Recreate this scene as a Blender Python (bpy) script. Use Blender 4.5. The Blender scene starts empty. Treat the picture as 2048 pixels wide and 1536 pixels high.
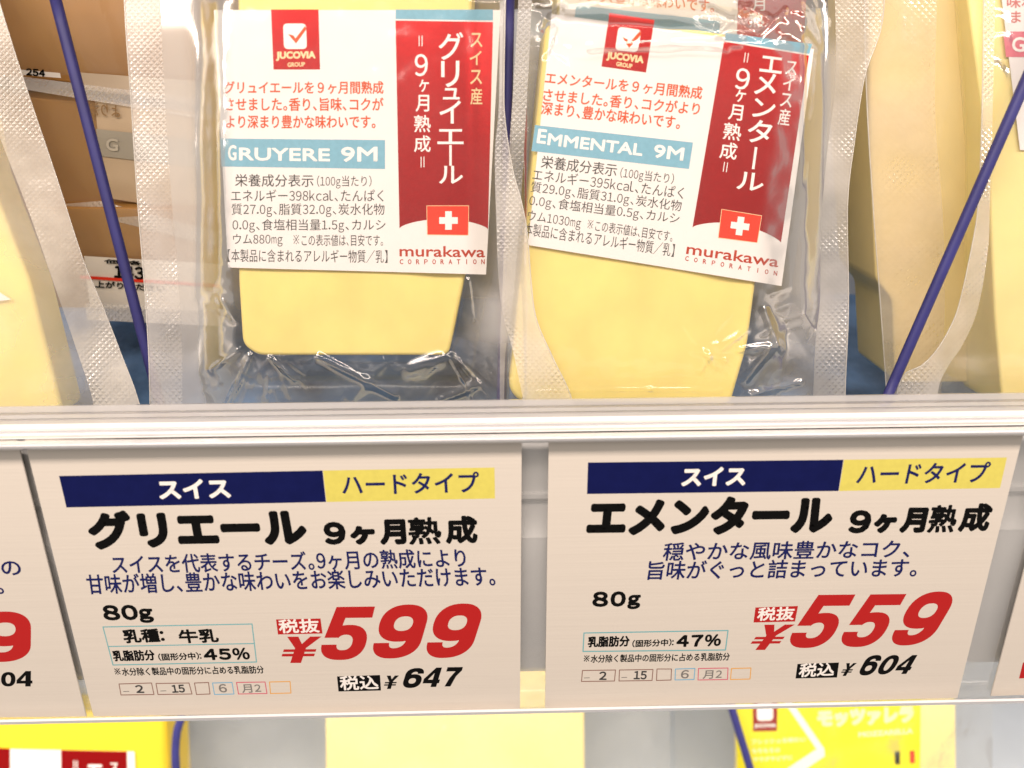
import bpy, bmesh, math, random
from mathutils import Vector, Matrix
from mathutils.geometry import tessellate_polygon
from mathutils import noise as mnoise
random.seed(7)
SC = bpy.context.scene
COL = SC.collection
# ------------------------------------------------------------------ camera
F, CX, CY = 1536.0, 1024.0, 768.0
PITCH = math.radians(34.0)
Xc = Vector((0.99974, 0.01301, -0.01857)).normalized()
Zc = Vector((0.0, math.cos(PITCH), math.sin(PITCH)))
Zc = (Zc - Xc * Zc.dot(Xc)).normalized()
Yc = Zc.cross(Xc)
ROT = Matrix((Xc, Yc, Zc))                       # camera axes -> world axes

def ray(px, py):
    return ROT @ Vector(((px - CX) / F, -(py - CY) / F, -1.0))
CAM = -(ray(1045, 1150) * 0.150)                 # the middle of the price strip is the origin
cam = bpy.data.cameras.new('camera')
cam_o = bpy.data.objects.new('camera', cam)
COL.objects.link(cam_o)
cam_o.matrix_world = Matrix.Translation(CAM) @ ROT.to_4x4()
cam.sensor_width = 36.0
cam.lens = 27.0
cam.clip_start = 0.005
cam.clip_end = 20.0
cam.dof.use_dof = True
cam.dof.focus_distance = 0.160
cam.dof.aperture_fstop = 13.0
SC.camera = cam_o
# ------------------------------------------------------------------ world, lamps, exposure
W = bpy.data.worlds.new('World')
SC.world = W
W.use_nodes = True
W.node_tree.nodes['Background'].inputs[0].default_value = (1.0, 0.90, 0.82, 1)
W.node_tree.nodes['Background'].inputs[1].default_value = 0.40

def lamp(name, loc, aim, sx, sy, power, col):
    d = bpy.data.lights.new(name, 'AREA')
    d.shape = 'RECTANGLE'; d.size = sx; d.size_y = sy; d.energy = power; d.color = col
    o = bpy.data.objects.new(name, d)
    COL.objects.link(o)
    o.location = loc
    o.rotation_euler = (Vector(aim) - Vector(loc)).to_track_quat('-Z', 'Y').to_euler()
    return o
lamp('strip_lamp', (0.0, -0.100, 0.240), (0.0, 0.02, 0.0), 1.2, 0.035, 2.35, (1.0, 0.84, 0.725))
lamp('ceiling_lamp', (-0.8, -1.1, 1.5), (0, 0, 0.03), 1.6, 0.5, 10.0, (1.0, 0.89, 0.80))
LOWER_LAMP = lamp('lower_strip_lamp', (0.0, 0.004, -0.036), (0.0, 0.02, -0.2), 1.2, 0.012, 1.25, (1.0, 0.88, 0.74))
SC.view_settings.view_transform = 'Standard'
SC.view_settings.look = 'None'
SC.view_settings.exposure = 0.08
SC.view_settings.gamma = 1.0
SC.view_settings.use_curve_mapping = False
SC.cycles.use_denoising = True
SC.cycles.max_bounces = 10
SC.cycles.transparent_max_bounces = 32
SC.cycles.caustics_reflective = False
SC.cycles.caustics_refractive = False
SC.cycles.sample_clamp_indirect = 4.0

# ------------------------------------------------------------------ planes and surfaces
class Plane:
    def __init__(s, p, n):
        s.p = Vector(p); s.n = Vector(n).normalized()
    def at(s, px, py, h=0.0):
        r = ray(px, py)
        return CAM + r * ((s.p + s.n * h - CAM).dot(s.n) / r.dot(s.n))

def tilt(deg, yaw=0.0):
    t = math.radians(deg); y = math.radians(yaw)
    return Vector((math.sin(y) * math.cos(t), -math.cos(t) * math.cos(y), math.sin(t)))
CARD = Plane((0, 0, 0), tilt(12.4))
LIP = CARD.at(1024, 885)
def on_y(px, py, y):                             # the point of a sight line on a frontal plane at depth y
    return Plane((0, y, 0), (0, -1, 0)).at(px, py)
def on_z(px, py, z):
    return Plane((0, 0, z), (0, 0, 1)).at(px, py)
ZREF = on_y(1024, 803, LIP.y + 0.014).z - 0.010
ZDECK = ZREF - 0.014
PACK = Plane((0, LIP.y + 0.022, ZREF), tilt(18.0))
def back_plane(d, lean=12.0, yaw=0.0):
    return Plane((0, LIP.y + 0.022 + d, ZREF), tilt(lean, yaw))

# ------------------------------------------------------------------ materials
def new_mat(name):
    m = bpy.data.materials.new(name); m.use_nodes = True
    return m, m.node_tree.nodes, m.node_tree.links
def mat(name, col, rough=0.5, metal=0.0, spec=0.5, var=0.0, vscale=200.0, sss=0.0, coat=0.0, bump=0.0, bscale=300.0, stretch=None, transm=0.0):
    m, N, L = new_mat(name)
    b = N['Principled BSDF']
    b.inputs['Base Color'].default_value = (*col, 1)
    b.inputs['Roughness'].default_value = rough
    b.inputs['Metallic'].default_value = metal
    b.inputs['Specular IOR Level'].default_value = spec
    b.inputs['Coat Weight'].default_value = coat
    b.inputs['Coat Roughness'].default_value = 0.12
    b.inputs['Transmission Weight'].default_value = transm
    if sss:
        b.inputs['Subsurface Weight'].default_value = sss
        b.inputs['Subsurface Radius'].default_value = (1.0, 0.7, 0.25)
        b.inputs['Subsurface Scale'].default_value = 0.003
    tc = N.new('ShaderNodeTexCoord'); src = tc.outputs['Object']
    if stretch:
        mp = N.new('ShaderNodeMapping'); mp.inputs['Scale'].default_value = stretch
        L.new(src, mp.inputs['Vector']); src = mp.outputs['Vector']
    if var:
        n = N.new('ShaderNodeTexNoise'); n.inputs['Scale'].default_value = vscale; n.inputs['Detail'].default_value = 5
        L.new(src, n.inputs['Vector'])
        r = N.new('ShaderNodeMapRange')
        r.inputs['From Min'].default_value = 0.3; r.inputs['From Max'].default_value = 0.7
        r.inputs['To Min'].default_value = 1 - var; r.inputs['To Max'].default_value = 1 + var
        L.new(n.outputs['Fac'], r.inputs['Value'])
        mx = N.new('ShaderNodeMix'); mx.data_type = 'RGBA'; mx.blend_type = 'MULTIPLY'
        mx.inputs['Factor'].default_value = 1.0
        mx.inputs['A'].default_value = (*col, 1)
        L.new(r.outputs['Result'], mx.inputs['B'])
        L.new(mx.outputs['Result'], b.inputs['Base Color'])
    if bump:
        n2 = N.new('ShaderNodeTexNoise'); n2.inputs['Scale'].default_value = bscale; n2.inputs['Detail'].default_value = 4
        L.new(src, n2.inputs['Vector'])
        bp = N.new('ShaderNodeBump'); bp.inputs['Strength'].default_value = 1.0; bp.inputs['Distance'].default_value = bump
        L.new(n2.outputs['Fac'], bp.inputs['Height'])
        L.new(bp.outputs['Normal'], b.inputs['Normal'])
    return m

def film_mat(name, haze=0.08, col=(0.92, 0.9, 0.86), rough=0.10, gloss=1.0, bump=0.0005, bscale=130.0, emboss=0.0, eper=0.0014, detail=3.0, stretch=None, margin=0.37):
    m, N, L = new_mat(name)
    N.remove(N['Principled BSDF']); out = N['Material Output']
    tr = N.new('ShaderNodeBsdfTransparent'); tr.inputs[0].default_value = (0.985, 0.985, 0.98, 1)
    df = N.new('ShaderNodeBsdfDiffuse'); df.inputs[0].default_value = (*col, 1)
    tl = N.new('ShaderNodeBsdfTranslucent'); tl.inputs[0].default_value = (*col, 1)
    dm = N.new('ShaderNodeMixShader'); dm.inputs[0].default_value = 0.4
    L.new(df.outputs[0], dm.inputs[1]); L.new(tl.outputs[0], dm.inputs[2])
    m1 = N.new('ShaderNodeMixShader')
    L.new(tr.outputs[0], m1.inputs[1]); L.new(dm.outputs[0], m1.inputs[2])
    gl = N.new('ShaderNodeBsdfGlossy'); gl.inputs['Roughness'].default_value = rough
    gl.inputs['Color'].default_value = (1, 1, 1, 1)
    fr = N.new('ShaderNodeFresnel'); fr.inputs['IOR'].default_value = 1.5
    mu = N.new('ShaderNodeMath'); mu.operation = 'MULTIPLY'; mu.inputs[1].default_value = gloss; mu.use_clamp = True
    L.new(fr.outputs[0], mu.inputs[0])
    mi = N.new('ShaderNodeMath'); mi.operation = 'MINIMUM'; mi.inputs[1].default_value = 0.40 * gloss
    L.new(mu.outputs[0], mi.inputs[0])
    m2 = N.new('ShaderNodeMixShader')
    L.new(mi.outputs[0], m2.inputs[0]); L.new(m1.outputs[0], m2.inputs[1]); L.new(gl.outputs[0], m2.inputs[2])
    L.new(m2.outputs[0], out.inputs['Surface'])
    tc = N.new('ShaderNodeTexCoord')
    n = N.new('ShaderNodeTexNoise'); n.inputs['Scale'].default_value = bscale; n.inputs['Detail'].default_value = detail
    n.inputs['Distortion'].default_value = 0.6
    src = tc.outputs['Object']
    if stretch:
        mp = N.new('ShaderNodeMapping'); mp.inputs['Scale'].default_value = stretch
        L.new(src, mp.inputs['Vector']); src = mp.outputs['Vector']
    L.new(src, n.inputs['Vector'])
    # haze is thicker and thinner in soft patches (creased plastic scatters more)
    nh = N.new('ShaderNodeTexNoise'); nh.inputs['Scale'].default_value = 55; nh.inputs['Detail'].default_value = 4
    L.new(src, nh.inputs['Vector'])
    mr = N.new('ShaderNodeMapRange'); mr.inputs['From Min'].default_value = 0.3; mr.inputs['From Max'].default_value = 0.7
    mr.inputs['To Min'].default_value = haze * 0.6; mr.inputs['To Max'].default_value = haze * 1.4
    L.new(nh.outputs['Fac'], mr.inputs['Value'])
    at = N.new('ShaderNodeAttribute'); at.attribute_name = 'margin'
    ma = N.new('ShaderNodeMath'); ma.operation = 'MULTIPLY_ADD'; ma.inputs[1].default_value = margin
    L.new(at.outputs['Fac'], ma.inputs[0]); L.new(mr.outputs['Result'], ma.inputs[2])
    L.new(ma.outputs[0], m1.inputs[0])
    b1 = N.new('ShaderNodeBump'); b1.inputs['Distance'].default_value = bump
    L.new(n.outputs['Fac'], b1.inputs['Height'])
    nrm = b1.outputs['Normal']
    if emboss:
        sp = N.new('ShaderNodeSeparateXYZ'); L.new(tc.outputs['UV'], sp.inputs[0])
        def math_(op, a, b_):
            q = N.new('ShaderNodeMath'); q.operation = op
            for i, v in enumerate((a, b_)):
                if v is None: continue
                if isinstance(v, (int, float)): q.inputs[i].default_value = v
                else: L.new(v, q.inputs[i])
            return q.outputs[0]
        k = 2 * math.pi / eper
        s1 = math_('SINE', math_('MULTIPLY', math_('ADD', sp.outputs[0], sp.outputs[1]), k), None)
        s2 = math_('SINE', math_('MULTIPLY', math_('SUBTRACT', sp.outputs[0], sp.outputs[1]), k), None)
        hgt = math_('MAXIMUM', s1, s2)
        pn = N.new('ShaderNodeTexNoise'); pn.inputs['Scale'].default_value = 70; pn.inputs['Detail'].default_value = 2
        L.new(tc.outputs['Object'], pn.inputs['Vector'])
        pr = N.new('ShaderNodeMapRange'); pr.inputs['From Min'].default_value = 0.42; pr.inputs['From Max'].default_value = 0.66
        pr.inputs['To Min'].default_value = 0.12; pr.inputs['To Max'].default_value = 1.0
        L.new(pn.outputs['Fac'], pr.inputs['Value'])
        hgt = math_('MULTIPLY', hgt, pr.outputs['Result'])
        b2 = N.new('ShaderNodeBump'); b2.inputs['Distance'].default_value = emboss
        L.new(hgt, b2.inputs['Height']); L.new(nrm, b2.inputs['Normal'])
        nrm = b2.outputs['Normal']
    for s in (gl, df, fr):
        L.new(nrm, s.inputs['Normal'])
    return m

M = {}
M['paper'] = mat('label_paper', (0.80, 0.77, 0.75), 0.42, var=0.015, vscale=90)
M['card'] = mat('card_paper', (0.65, 0.60, 0.535), 0.40, var=0.012, vscale=600, stretch=(0.03, 1, 2.2), bump=0.00003, bscale=900)
M['black'] = mat('black_ink', (0.005, 0.005, 0.005), 0.5, spec=0.04)
M['grey_ink'] = mat('grey_ink', (0.05, 0.05, 0.05), 0.5, spec=0.12)
M['mid_ink'] = mat('pale_grey_ink', (0.20, 0.19, 0.18), 0.5, spec=0.12)
M['navy'] = mat('navy_ink', (0.006, 0.009, 0.072), 0.5, spec=0.06, var=0.08, vscale=400)
M['navy_text'] = mat('navy_text_ink', (0.012, 0.016, 0.10), 0.5, spec=0.06)
M['yellow'] = mat('yellow_ink', (0.67, 0.60, 0.12), 0.4, var=0.04, vscale=900)
M['red'] = mat('price_red_ink', (0.44, 0.016, 0.016), 0.5, spec=0.12)
M['teal'] = mat('teal_ink', (0.18, 0.42, 0.45), 0.5, spec=0.12)
M['brown_line'] = mat('brown_line_ink', (0.25, 0.13, 0.10), 0.4)
M['sky_line'] = mat('blue_line_ink', (0.16, 0.42, 0.62), 0.4)
M['pink_line'] = mat('pink_line_ink', (0.62, 0.10, 0.16), 0.4)
M['orange_line'] = mat('orange_line_ink', (0.75, 0.36, 0.05), 0.4)
M['orange_text'] = mat('vermilion_ink', (0.62, 0.085, 0.02), 0.5, spec=0.12)
M['brand_text'] = mat('maroon_ink', (0.42, 0.04, 0.015), 0.5, spec=0.12)
M['band'] = mat('sky_blue_ink', (0.20, 0.42, 0.54), 0.5, spec=0.12, var=0.05, vscale=1200)
M['foil'] = mat('red_foil', (0.52, 0.008, 0.010), 0.33, metal=0.80, spec=0.6, var=0.08, vscale=1500, bump=0.00001, bscale=1500)
M['flag'] = mat('flag_red_ink', (0.80, 0.045, 0.02), 0.5, spec=0.12)
M['white'] = mat('white_ink', (0.86, 0.83, 0.80), 0.4)
M['cream_ink'] = mat('cream_ink', (0.86, 0.66, 0.36), 0.4)
M['cheese'] = mat('pale_cheese', (0.845, 0.70, 0.24), 0.36, var=0.09, vscale=70, sss=0.25, bump=0.00009, bscale=260)
M['cheese2'] = mat('cream_cheese', (0.85, 0.72, 0.31), 0.38, var=0.07, vscale=60, sss=0.25, bump=0.00006, bscale=260)
M['shaded_cheese'] = mat('shaded_beige_cheese', (0.78, 0.63, 0.29), 0.42, var=0.08, vscale=50)  # beige cheese made darker, the back pack's shade put into its colour
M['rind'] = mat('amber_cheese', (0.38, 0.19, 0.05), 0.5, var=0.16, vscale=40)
M['film'] = film_mat('clear_film', 0.10, gloss=.9, bump=0.0003, bscale=95)
M['cling'] = film_mat('tight_film', 0.03, col=(.95, .93, .91), gloss=1.5, bump=0.00010, bscale=90, rough=0.13)
M['flange'] = film_mat('double_film', 0.06, margin=.36, col=(.9, .86, .80), gloss=.5, bump=0.0001, bscale=80, rough=.2)
M['emboss'] = film_mat('embossed_film', 0.48, col=(.95, .92, .88), gloss=0.9, bump=0.0002, emboss=0.00008, eper=0.0014, rough=0.26)
M['edge'] = film_mat('film_edge', 0.75, gloss=1.0)
M['rod'] = mat('blue_rod_paint', (0.026, 0.026, 0.16), 0.5, var=.12, vscale=150)
M['deck'] = mat('deck_blue_with_reflections', (0.13, 0.25, 0.48), 0.25, var=0.98, vscale=34, bump=0.002, bscale=60)  # strong mottling paints blurred reflections and dark patches into the blue
M['dark'] = mat('inner_back', (0.10, 0.075, 0.05), 0.6, var=0.2, vscale=15)
M['metal'] = mat('grey_steel_paint', (0.86, 0.86, 0.87), 0.25, var=0.04, vscale=60)
M['pvc'] = mat('milky_pvc', (0.76, 0.76, 0.78), 0.16, spec=0.7, var=0.06, vscale=260, stretch=(0.02, 1, 1), transm=0.0, bump=0.00012, bscale=500)
M['pvc_clear'] = film_mat('clear_pvc', 0.42, col=(0.90, 0.88, 0.88), gloss=1.3, bump=0.00012, bscale=420, rough=0.12, stretch=(.03, 1, 1))
M['yellow_pack'] = mat('yellow_print', (0.85, 0.60, 0.03), 0.35, coat=0.3)
M['lemon'] = mat('lemon_ink', (0.78, 0.70, 0.004), 0.4)
M['pale_yellow'] = mat('pale_yellow_ink', (0.90, 0.84, 0.45), 0.4)

# ------------------------------------------------------------------ object helpers
def tag(o, label=None, cat=None, group=None, kind=None):
    if label: o['label'] = label
    if cat: o['category'] = cat
    if group: o['group'] = group
    if kind: o['kind'] = kind
    return o
def thing(name, label, cat, loc, group=None):
    o = bpy.data.objects.new(name, None); COL.objects.link(o)
    o.location = loc; o.empty_display_size = 0.01
    return tag(o, label, cat, group)
def base_of(p):
    v = Vector((0, 0, 0))
    while p:
        v = v + Vector(p.location); p = p.parent
    return v
def mesh(name, verts, faces, m, parent=None, smooth=True, uv=None, label=None):
    off = base_of(parent)
    me = bpy.data.meshes.new(name)
    me.from_pydata([tuple(Vector(v) - off) for v in verts], [], faces)
    mats = m if isinstance(m, list) else [m]
    for x in mats: me.materials.append(x)
    if smooth:
        for p in me.polygons: p.use_smooth = True
    if uv:
        ul = me.uv_layers.new(name='UVMap')
        for lp in me.loops: ul.data[lp.index].uv = uv[lp.vertex_index]
    me.update()
    o = bpy.data.objects.new(name, me); COL.objects.link(o)
    if parent: o.parent = parent
    if label: o['label'] = label
    return o
def thick(o, t):
    md = o.modifiers.new('thickness', 'SOLIDIFY'); md.thickness = t; md.offset = 0
    return o

# flat ink is laid out on the sheet it is printed on; every piece keeps its own hair-thin level
class Ink:
    def __init__(s):
        s.v = []; s.f = []; s.k = 0; s.lv = []
    def poly(s, pts, faces=None):
        i0 = len(s.v); s.k += 1
        s.v += [tuple(p) for p in pts]; s.lv += [s.k % 14] * len(pts)
        if faces is None:
            if len(pts) <= 4: faces = [tuple(range(len(pts)))]
            else:
                faces = [tuple(t) for t in tessellate_polygon([[Vector((p[0], p[1], 0)) for p in pts]])]
        s.f += [tuple(i0 + j for j in f) for f in faces]
    def grid(s, q, nu, nv, bot=None):
        TL, TR, BR, BL = q
        pts = []
        for j in range(nv + 1):
            for i in range(nu + 1):
                u, v = i / nu, j / nv
                tx, ty = TL[0] + (TR[0] - TL[0]) * u, TL[1] + (TR[1] - TL[1]) * u
                bx, by = BL[0] + (BR[0] - BL[0]) * u, BL[1] + (BR[1] - BL[1]) * u
                if bot: by += bot(u)
                pts.append((tx + (bx - tx) * v, ty + (by - ty) * v))
        n = nu + 1
        s.poly(pts, [(j * n + i, j * n + i + 1, (j + 1) * n + i + 1, (j + 1) * n + i) for j in range(nv) for i in range(nu)])
    def stroke(s, pts, w, cap=True):
        for a, b in zip(pts, pts[1:]):
            dx, dy = b[0] - a[0], b[1] - a[1]
            l = math.hypot(dx, dy)
            if l < 1e-6: continue
            nx, ny = -dy / l * w, dx / l * w
            s.poly([(a[0] + nx, a[1] + ny), (b[0] + nx, b[1] + ny), (b[0] - nx, b[1] - ny), (a[0] - nx, a[1] - ny)])
        if cap:
            for a in pts:
                s.poly([(a[0] + w * math.cos(t * math.pi / 4), a[1] + w * math.sin(t * math.pi / 4)) for t in range(8)])
    def frame(s, q, w):
        s.stroke(list(q) + [q[0]], w)
    def build(s, name, m, parent, surf, lift=0.00005, label=None):
        if surf is not csurf: s.refine(12.0)
        vs = [surf(p[0], p[1], lift + l * 0.4e-6) for p, l in zip(s.v, s.lv)]
        return mesh(name, vs, s.f, m, parent, smooth=False, label=label)
    def refine(s, lim):
        """split long faces so that the ink follows a bent sheet"""
        mid = {}
        def m(a, b):
            k = (min(a, b), max(a, b))
            if k not in mid:
                mid[k] = len(s.v); s.v.append(((s.v[a][0] + s.v[b][0]) / 2, (s.v[a][1] + s.v[b][1]) / 2)); s.lv.append(s.lv[a])
            return mid[k]
        def far(a, b): return math.hypot(s.v[a][0] - s.v[b][0], s.v[a][1] - s.v[b][1])
        out, todo = [], list(s.f)
        while todo:
            f = todo.pop()
            if max(far(f[i - 1], f[i]) for i in range(len(f))) < lim or len(f) > 4: out.append(f); continue
            if len(f) == 4: todo += [(f[0], f[1], f[2]), (f[0], f[2], f[3])]; continue
            l = [far(f[0], f[1]), far(f[1], f[2]), far(f[2], f[0])]
            i = l.index(max(l)); a, b, c = f[i], f[(i + 1) % 3], f[(i + 2) % 3]
            k = m(a, b); todo += [(a, k, c), (k, b, c)]
        s.f = out

_glyph = {}
LATIN = ('JUCOVIA', 'GROUP', 'GOUDA', 'G', 'E', 'RUYERE', 'MMENTAL', '9M', 'murakawa', 'MOZZARELLA') + tuple('CORATIN')
def csurf(x, y, h=0.0): return CARD.at(x, y, h)
def glyphs(txt, res=3):
    """filled outline of a piece of lettering in em units, with its open edges"""
    if (txt, res) in _glyph: return _glyph[(txt, res)]
    c = bpy.data.curves.new('lettering', 'FONT'); c.body = txt; c.size = 1.0; c.resolution_u = res
    c.dimensions = '2D'; c.fill_mode = 'FRONT'
    o = bpy.data.objects.new('lettering', c); COL.objects.link(o)
    bpy.context.view_layer.update()
    me = bpy.data.meshes.new_from_object(o.evaluated_get(bpy.context.evaluated_depsgraph_get()))
    bm = bmesh.new(); bm.from_mesh(me)
    bmesh.ops.remove_doubles(bm, verts=bm.verts, dist=1e-5)
    bm.verts.index_update()
    v = [(q.co.x, q.co.y) for q in bm.verts]
    f = [tuple(q.index for q in p.verts) for p in bm.faces]
    e = [(q.verts[0].index, q.verts[1].index) for q in bm.edges if len(q.link_faces) == 1]
    bm.free()
    bpy.data.objects.remove(o); bpy.data.curves.remove(c); bpy.data.meshes.remove(me)
    _glyph[(txt, res)] = (v, f, e)
    return v, f, e
def adv():
    if 'a' not in _glyph:
        w = []
        for q in ('口', '口口'):
            v = glyphs(q)[0]; w.append(max(p[0] for p in v) - min(p[0] for p in v))
        _glyph['a'] = w[1] - w[0]
    return _glyph['a']
def ref_mark():
    v, f, e = [], [], []
    def quad(*p):
        i = len(v); v.extend(p); f.append((i, i + 1, i + 2, i + 3)); e.extend([(i, i + 1), (i + 1, i + 2), (i + 2, i + 3), (i + 3, i)])
    A = adv(); a, b, t = .1 * A, .8 * A, .045 * A
    quad((a, a + t), (a + t, a), (b, b - t), (b - t, b)); quad((a, b - t), (a + t, b), (b, a + t), (b - t, a))
    for x, y in ((.45, .12), (.45, .75), (.14, .44), (.76, .44)):
        x *= A; y *= A; quad((x - t, y - t), (x + t, y - t), (x + t, y + t), (x - t, y + t))
    return v, f, e
def compose(txt, res=3):
    A = adv(); x = 0.0; V, Fc, E_ = [], [], []
    for ch in txt:
        if ch in ' \u3000': x += A * (.4 if ch == ' ' else .8); continue
        half = '!' <= ch <= '~'
        v, f, e = ref_mark() if ch == '※' else glyphs(chr(ord(ch) + 0xFEE0) if half else ch, res)
        k = .92
        if half:
            x0, x1 = min(p[0] for p in v), max(p[0] for p in v)
            k = min(1.0, .47 * A / max(x1 - x0, 1e-6)); w = max((x1 - x0) * k, .12 * A)
            v = [(p[0] * k - x0 * k + .05 * A, p[1]) for p in v]; a = w + .10 * A
        elif ch in '、。：':
            x0 = min(p[0] for p in v); v = [(p[0] - x0 + .06 * A, p[1]) for p in v]; a = .5 * A
        elif ch == '【':
            x1 = max(p[0] for p in v); v = [(p[0] - x1 + .42 * A, p[1]) for p in v]; a = .5 * A
        elif ch == '】':
            x0 = min(p[0] for p in v); v = [(p[0] - x0 + .08 * A, p[1]) for p in v]; a = .5 * A
        else: a = A
        i = len(V)
        V += [(p[0] + x, p[1]) for p in v]; Fc += [tuple(j + i for j in q) for q in f]; E_ += [(p + i, q + i) for p, q in e]
        x += a
    return V, Fc, E_
def lay(ink, txt, p0, p1, h, up=(0, -1), shear=0.0, w=0.0, rot=False, res=3):
    """ink box of the lettering: lower left p0, lower right p1, height h along up; w thickens the strokes"""
    v, f, e = glyphs(txt, res) if txt in LATIN else compose(txt, res)
    if rot: v = [(-y, x) for x, y in v]
    xs = [q[0] for q in v]; ys = [q[1] for q in v]
    x0, x1, y0, y1 = min(xs), max(xs), min(ys), max(ys)
    l = math.hypot(p1[0] - p0[0], p1[1] - p0[1])
    dx, dy = (p1[0] - p0[0]) / l, (p1[1] - p0[1]) / l
    kx = (l - 2 * w) / max(x1 - x0, 1e-6); ky = (h - 2 * w) / max(y1 - y0, 1e-6)
    P = []
    for x, y in v:
        a, b = (x - x0) * kx + w, (y - y0) * ky + w
        a += b * shear
        P.append((p0[0] + dx * a + up[0] * b, p0[1] + dy * a + up[1] * b))
    ink.poly(P, f)
    if w > 0:
        n = 8 if w > 1.5 else 5
        for i, j in e:
            ink.stroke([P[i], P[j]], w, cap=False)
        for i in {i for q in e for i in q}:
            ink.poly([(P[i][0] + w * math.cos(t * 2 * math.pi / n), P[i][1] + w * math.sin(t * 2 * math.pi / n)) for t in range(n)])
def box(ink, txt, c, wd, ht, xd=(1, 0), up=(0, -1), w=0.0, rot=False):
    p0 = (c[0] - xd[0] * wd / 2 - up[0] * ht / 2, c[1] - xd[1] * wd / 2 - up[1] * ht / 2)
    lay(ink, txt, p0, (p0[0] + xd[0] * wd, p0[1] + xd[1] * wd), ht, up, 0, w, rot)

# heavy slanted price numerals, drawn in a unit box (width 0.76, height 1)
def arc(cx, cy, rx, ry, a0, a1, n=18, p=2.3):
    out = []
    for i in range(n + 1):
        t = math.radians(a0 + (a1 - a0) * i / n)
        c, s_ = math.cos(t), math.sin(t)
        out.append((cx + rx * math.copysign(abs(c) ** (2 / p), c), cy + ry * math.copysign(abs(s_) ** (2 / p), s_)))
    return out
def strip(o, i):
    n = len(o)
    return (o + i, [(k, k + 1, n + k + 1, n + k) for k in range(n - 1)])
def nine():
    ring = strip(arc(.38, .655, .38, .345, 0, 360, 36), arc(.39, .645, .15, .135, 0, 360, 36))
    tail = strip(arc(.38, .62, .38, .01, 0, 1, 2)[:1] + arc(.33, .34, .43, .34, 0, -90, 12) + arc(.33, .29, .33, .29, -90, -180, 10),
                 [(.57, .60)] + arc(.34, .36, .17, .17, 0, -90, 12) + arc(.34, .29, .09, .10, -90, -180, 10))
    return [ring, tail]
def flip(g):
    return [([(.76 - x, 1 - y) for x, y in p], f) for p, f in g]
DIG = {
    '9': nine(), '6': flip(nine()),
    '5': [([(.10, 1), (.76, 1), (.76, .79), (.30, .79), (.275, .60), (.26, .42), (.02, .42)], None),
          strip(arc(.40, .33, .36, .33, 128, 0, 12) + arc(.40, .33, .36, .33, 0, -90, 10)[1:] + arc(.36, .29, .36, .29, -90, -180, 8),
                arc(.38, .33, .14, .145, 150, 0, 12) + arc(.38, .33, .14, .145, 0, -90, 10)[1:] + arc(.36, .29, .10, .105, -90, -180, 8))],
    '0': [strip(arc(.38, .5, .38, .5, 0, 360, 36), arc(.38, .5, .14, .30, 0, 360, 36))],
    '4': [([(.42, 1), (.68, 1), (.68, .38), (.42, .38), (.42, .72), (.20, .38), (.0, .38), (.0, .42)], None),
          ([(.0, .38), (.76, .38), (.76, .19), (.0, .19)], None), ([(.42, .19), (.68, .19), (.68, 0), (.42, 0)], None)],
    '7': [([(.02, 1), (.76, 1), (.76, .82), (.56, .52), (.44, 0), (.16, 0), (.27, .42), (.46, .78), (.02, .78)], None)],
    'Y': [([(.0, 1), (.25, 1), (.38, .72), (.51, 1), (.76, 1), (.50, .56), (.50, 0), (.26, 0), (.26, .56)], None),
          ([(.02, .52), (.74, .52), (.74, .42), (.02, .42)], None), ([(.02, .35), (.74, .35), (.74, .25), (.02, .25)], None)],
}
def numeral(ink, d, x0, x1, y0, y1, lean, slope):
    """d drawn to fill the sheet box x0..x1, y0..y1 (y down); lean slants it, slope follows the card"""
    allp = [p for g, _ in DIG[d] for p in g]
    def tr(p): return (p[0] * 0.97 + lean * p[1], -p[1] + slope * p[0])
    q = [tr(p) for p in allp]
    ax, bx = min(p[0] for p in q), max(p[0] for p in q)
    ay, by = min(p[1] for p in q), max(p[1] for p in q)
    for g, f in DIG[d]:
        ink.poly([(x0 + (tr(p)[0] - ax) / (bx - ax) * (x1 - x0), y0 + (tr(p)[1] - ay) / (by - ay) * (y1 - y0)) for p in g], f)

def dist_seg(p, a, b):
    dx, dy = b[0] - a[0], b[1] - a[1]
    t = max(0, min(1, ((p[0] - a[0]) * dx + (p[1] - a[1]) * dy) / (dx * dx + dy * dy + 1e-9)))
    return math.hypot(p[0] - a[0] - t * dx, p[1] - a[1] - t * dy)
def inside(p, poly):
    """signed distance into a convex outline given clockwise as seen (y down)"""
    d = 1e9
    for a, b in zip(poly, poly[1:] + poly[:1]):
        ex, ey = b[0] - a[0], b[1] - a[1]; l = math.hypot(ex, ey)
        d = min(d, (ex * (p[1] - a[1]) - ey * (p[0] - a[0])) / l)
    return d
def sstep(x):
    x = max(0.0, min(1.0, x)); return x * x * (3 - 2 * x)
def lerp_line(pl, y):
    if y <= pl[0][1]: a, b = pl[0], pl[1]
    else:
        for a, b in zip(pl, pl[1:]):
            if y <= b[1]: break
    t = (y - a[1]) / (b[1] - a[1])
    return a[0] + (b[0] - a[0]) * t
def smooth_line(pl, n=8):
    """a soft curve through the points (x against y)"""
    out = []
    P = [pl[0]] + list(pl) + [pl[-1]]
    for i in range(1, len(P) - 2):
        for k in range(n):
            t = k / n
            out.append(tuple(0.5 * (2 * P[i][c] + (P[i + 1][c] - P[i - 1][c]) * t + (2 * P[i - 1][c] - 5 * P[i][c] + 4 * P[i + 1][c] - P[i + 2][c]) * t * t
                             + (3 * P[i][c] - P[i - 1][c] - 3 * P[i + 1][c] + P[i + 2][c]) * t ** 3) for c in (0, 1)))
    out.append(tuple(pl[-1]))
    return out
MM = 0.001
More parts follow.
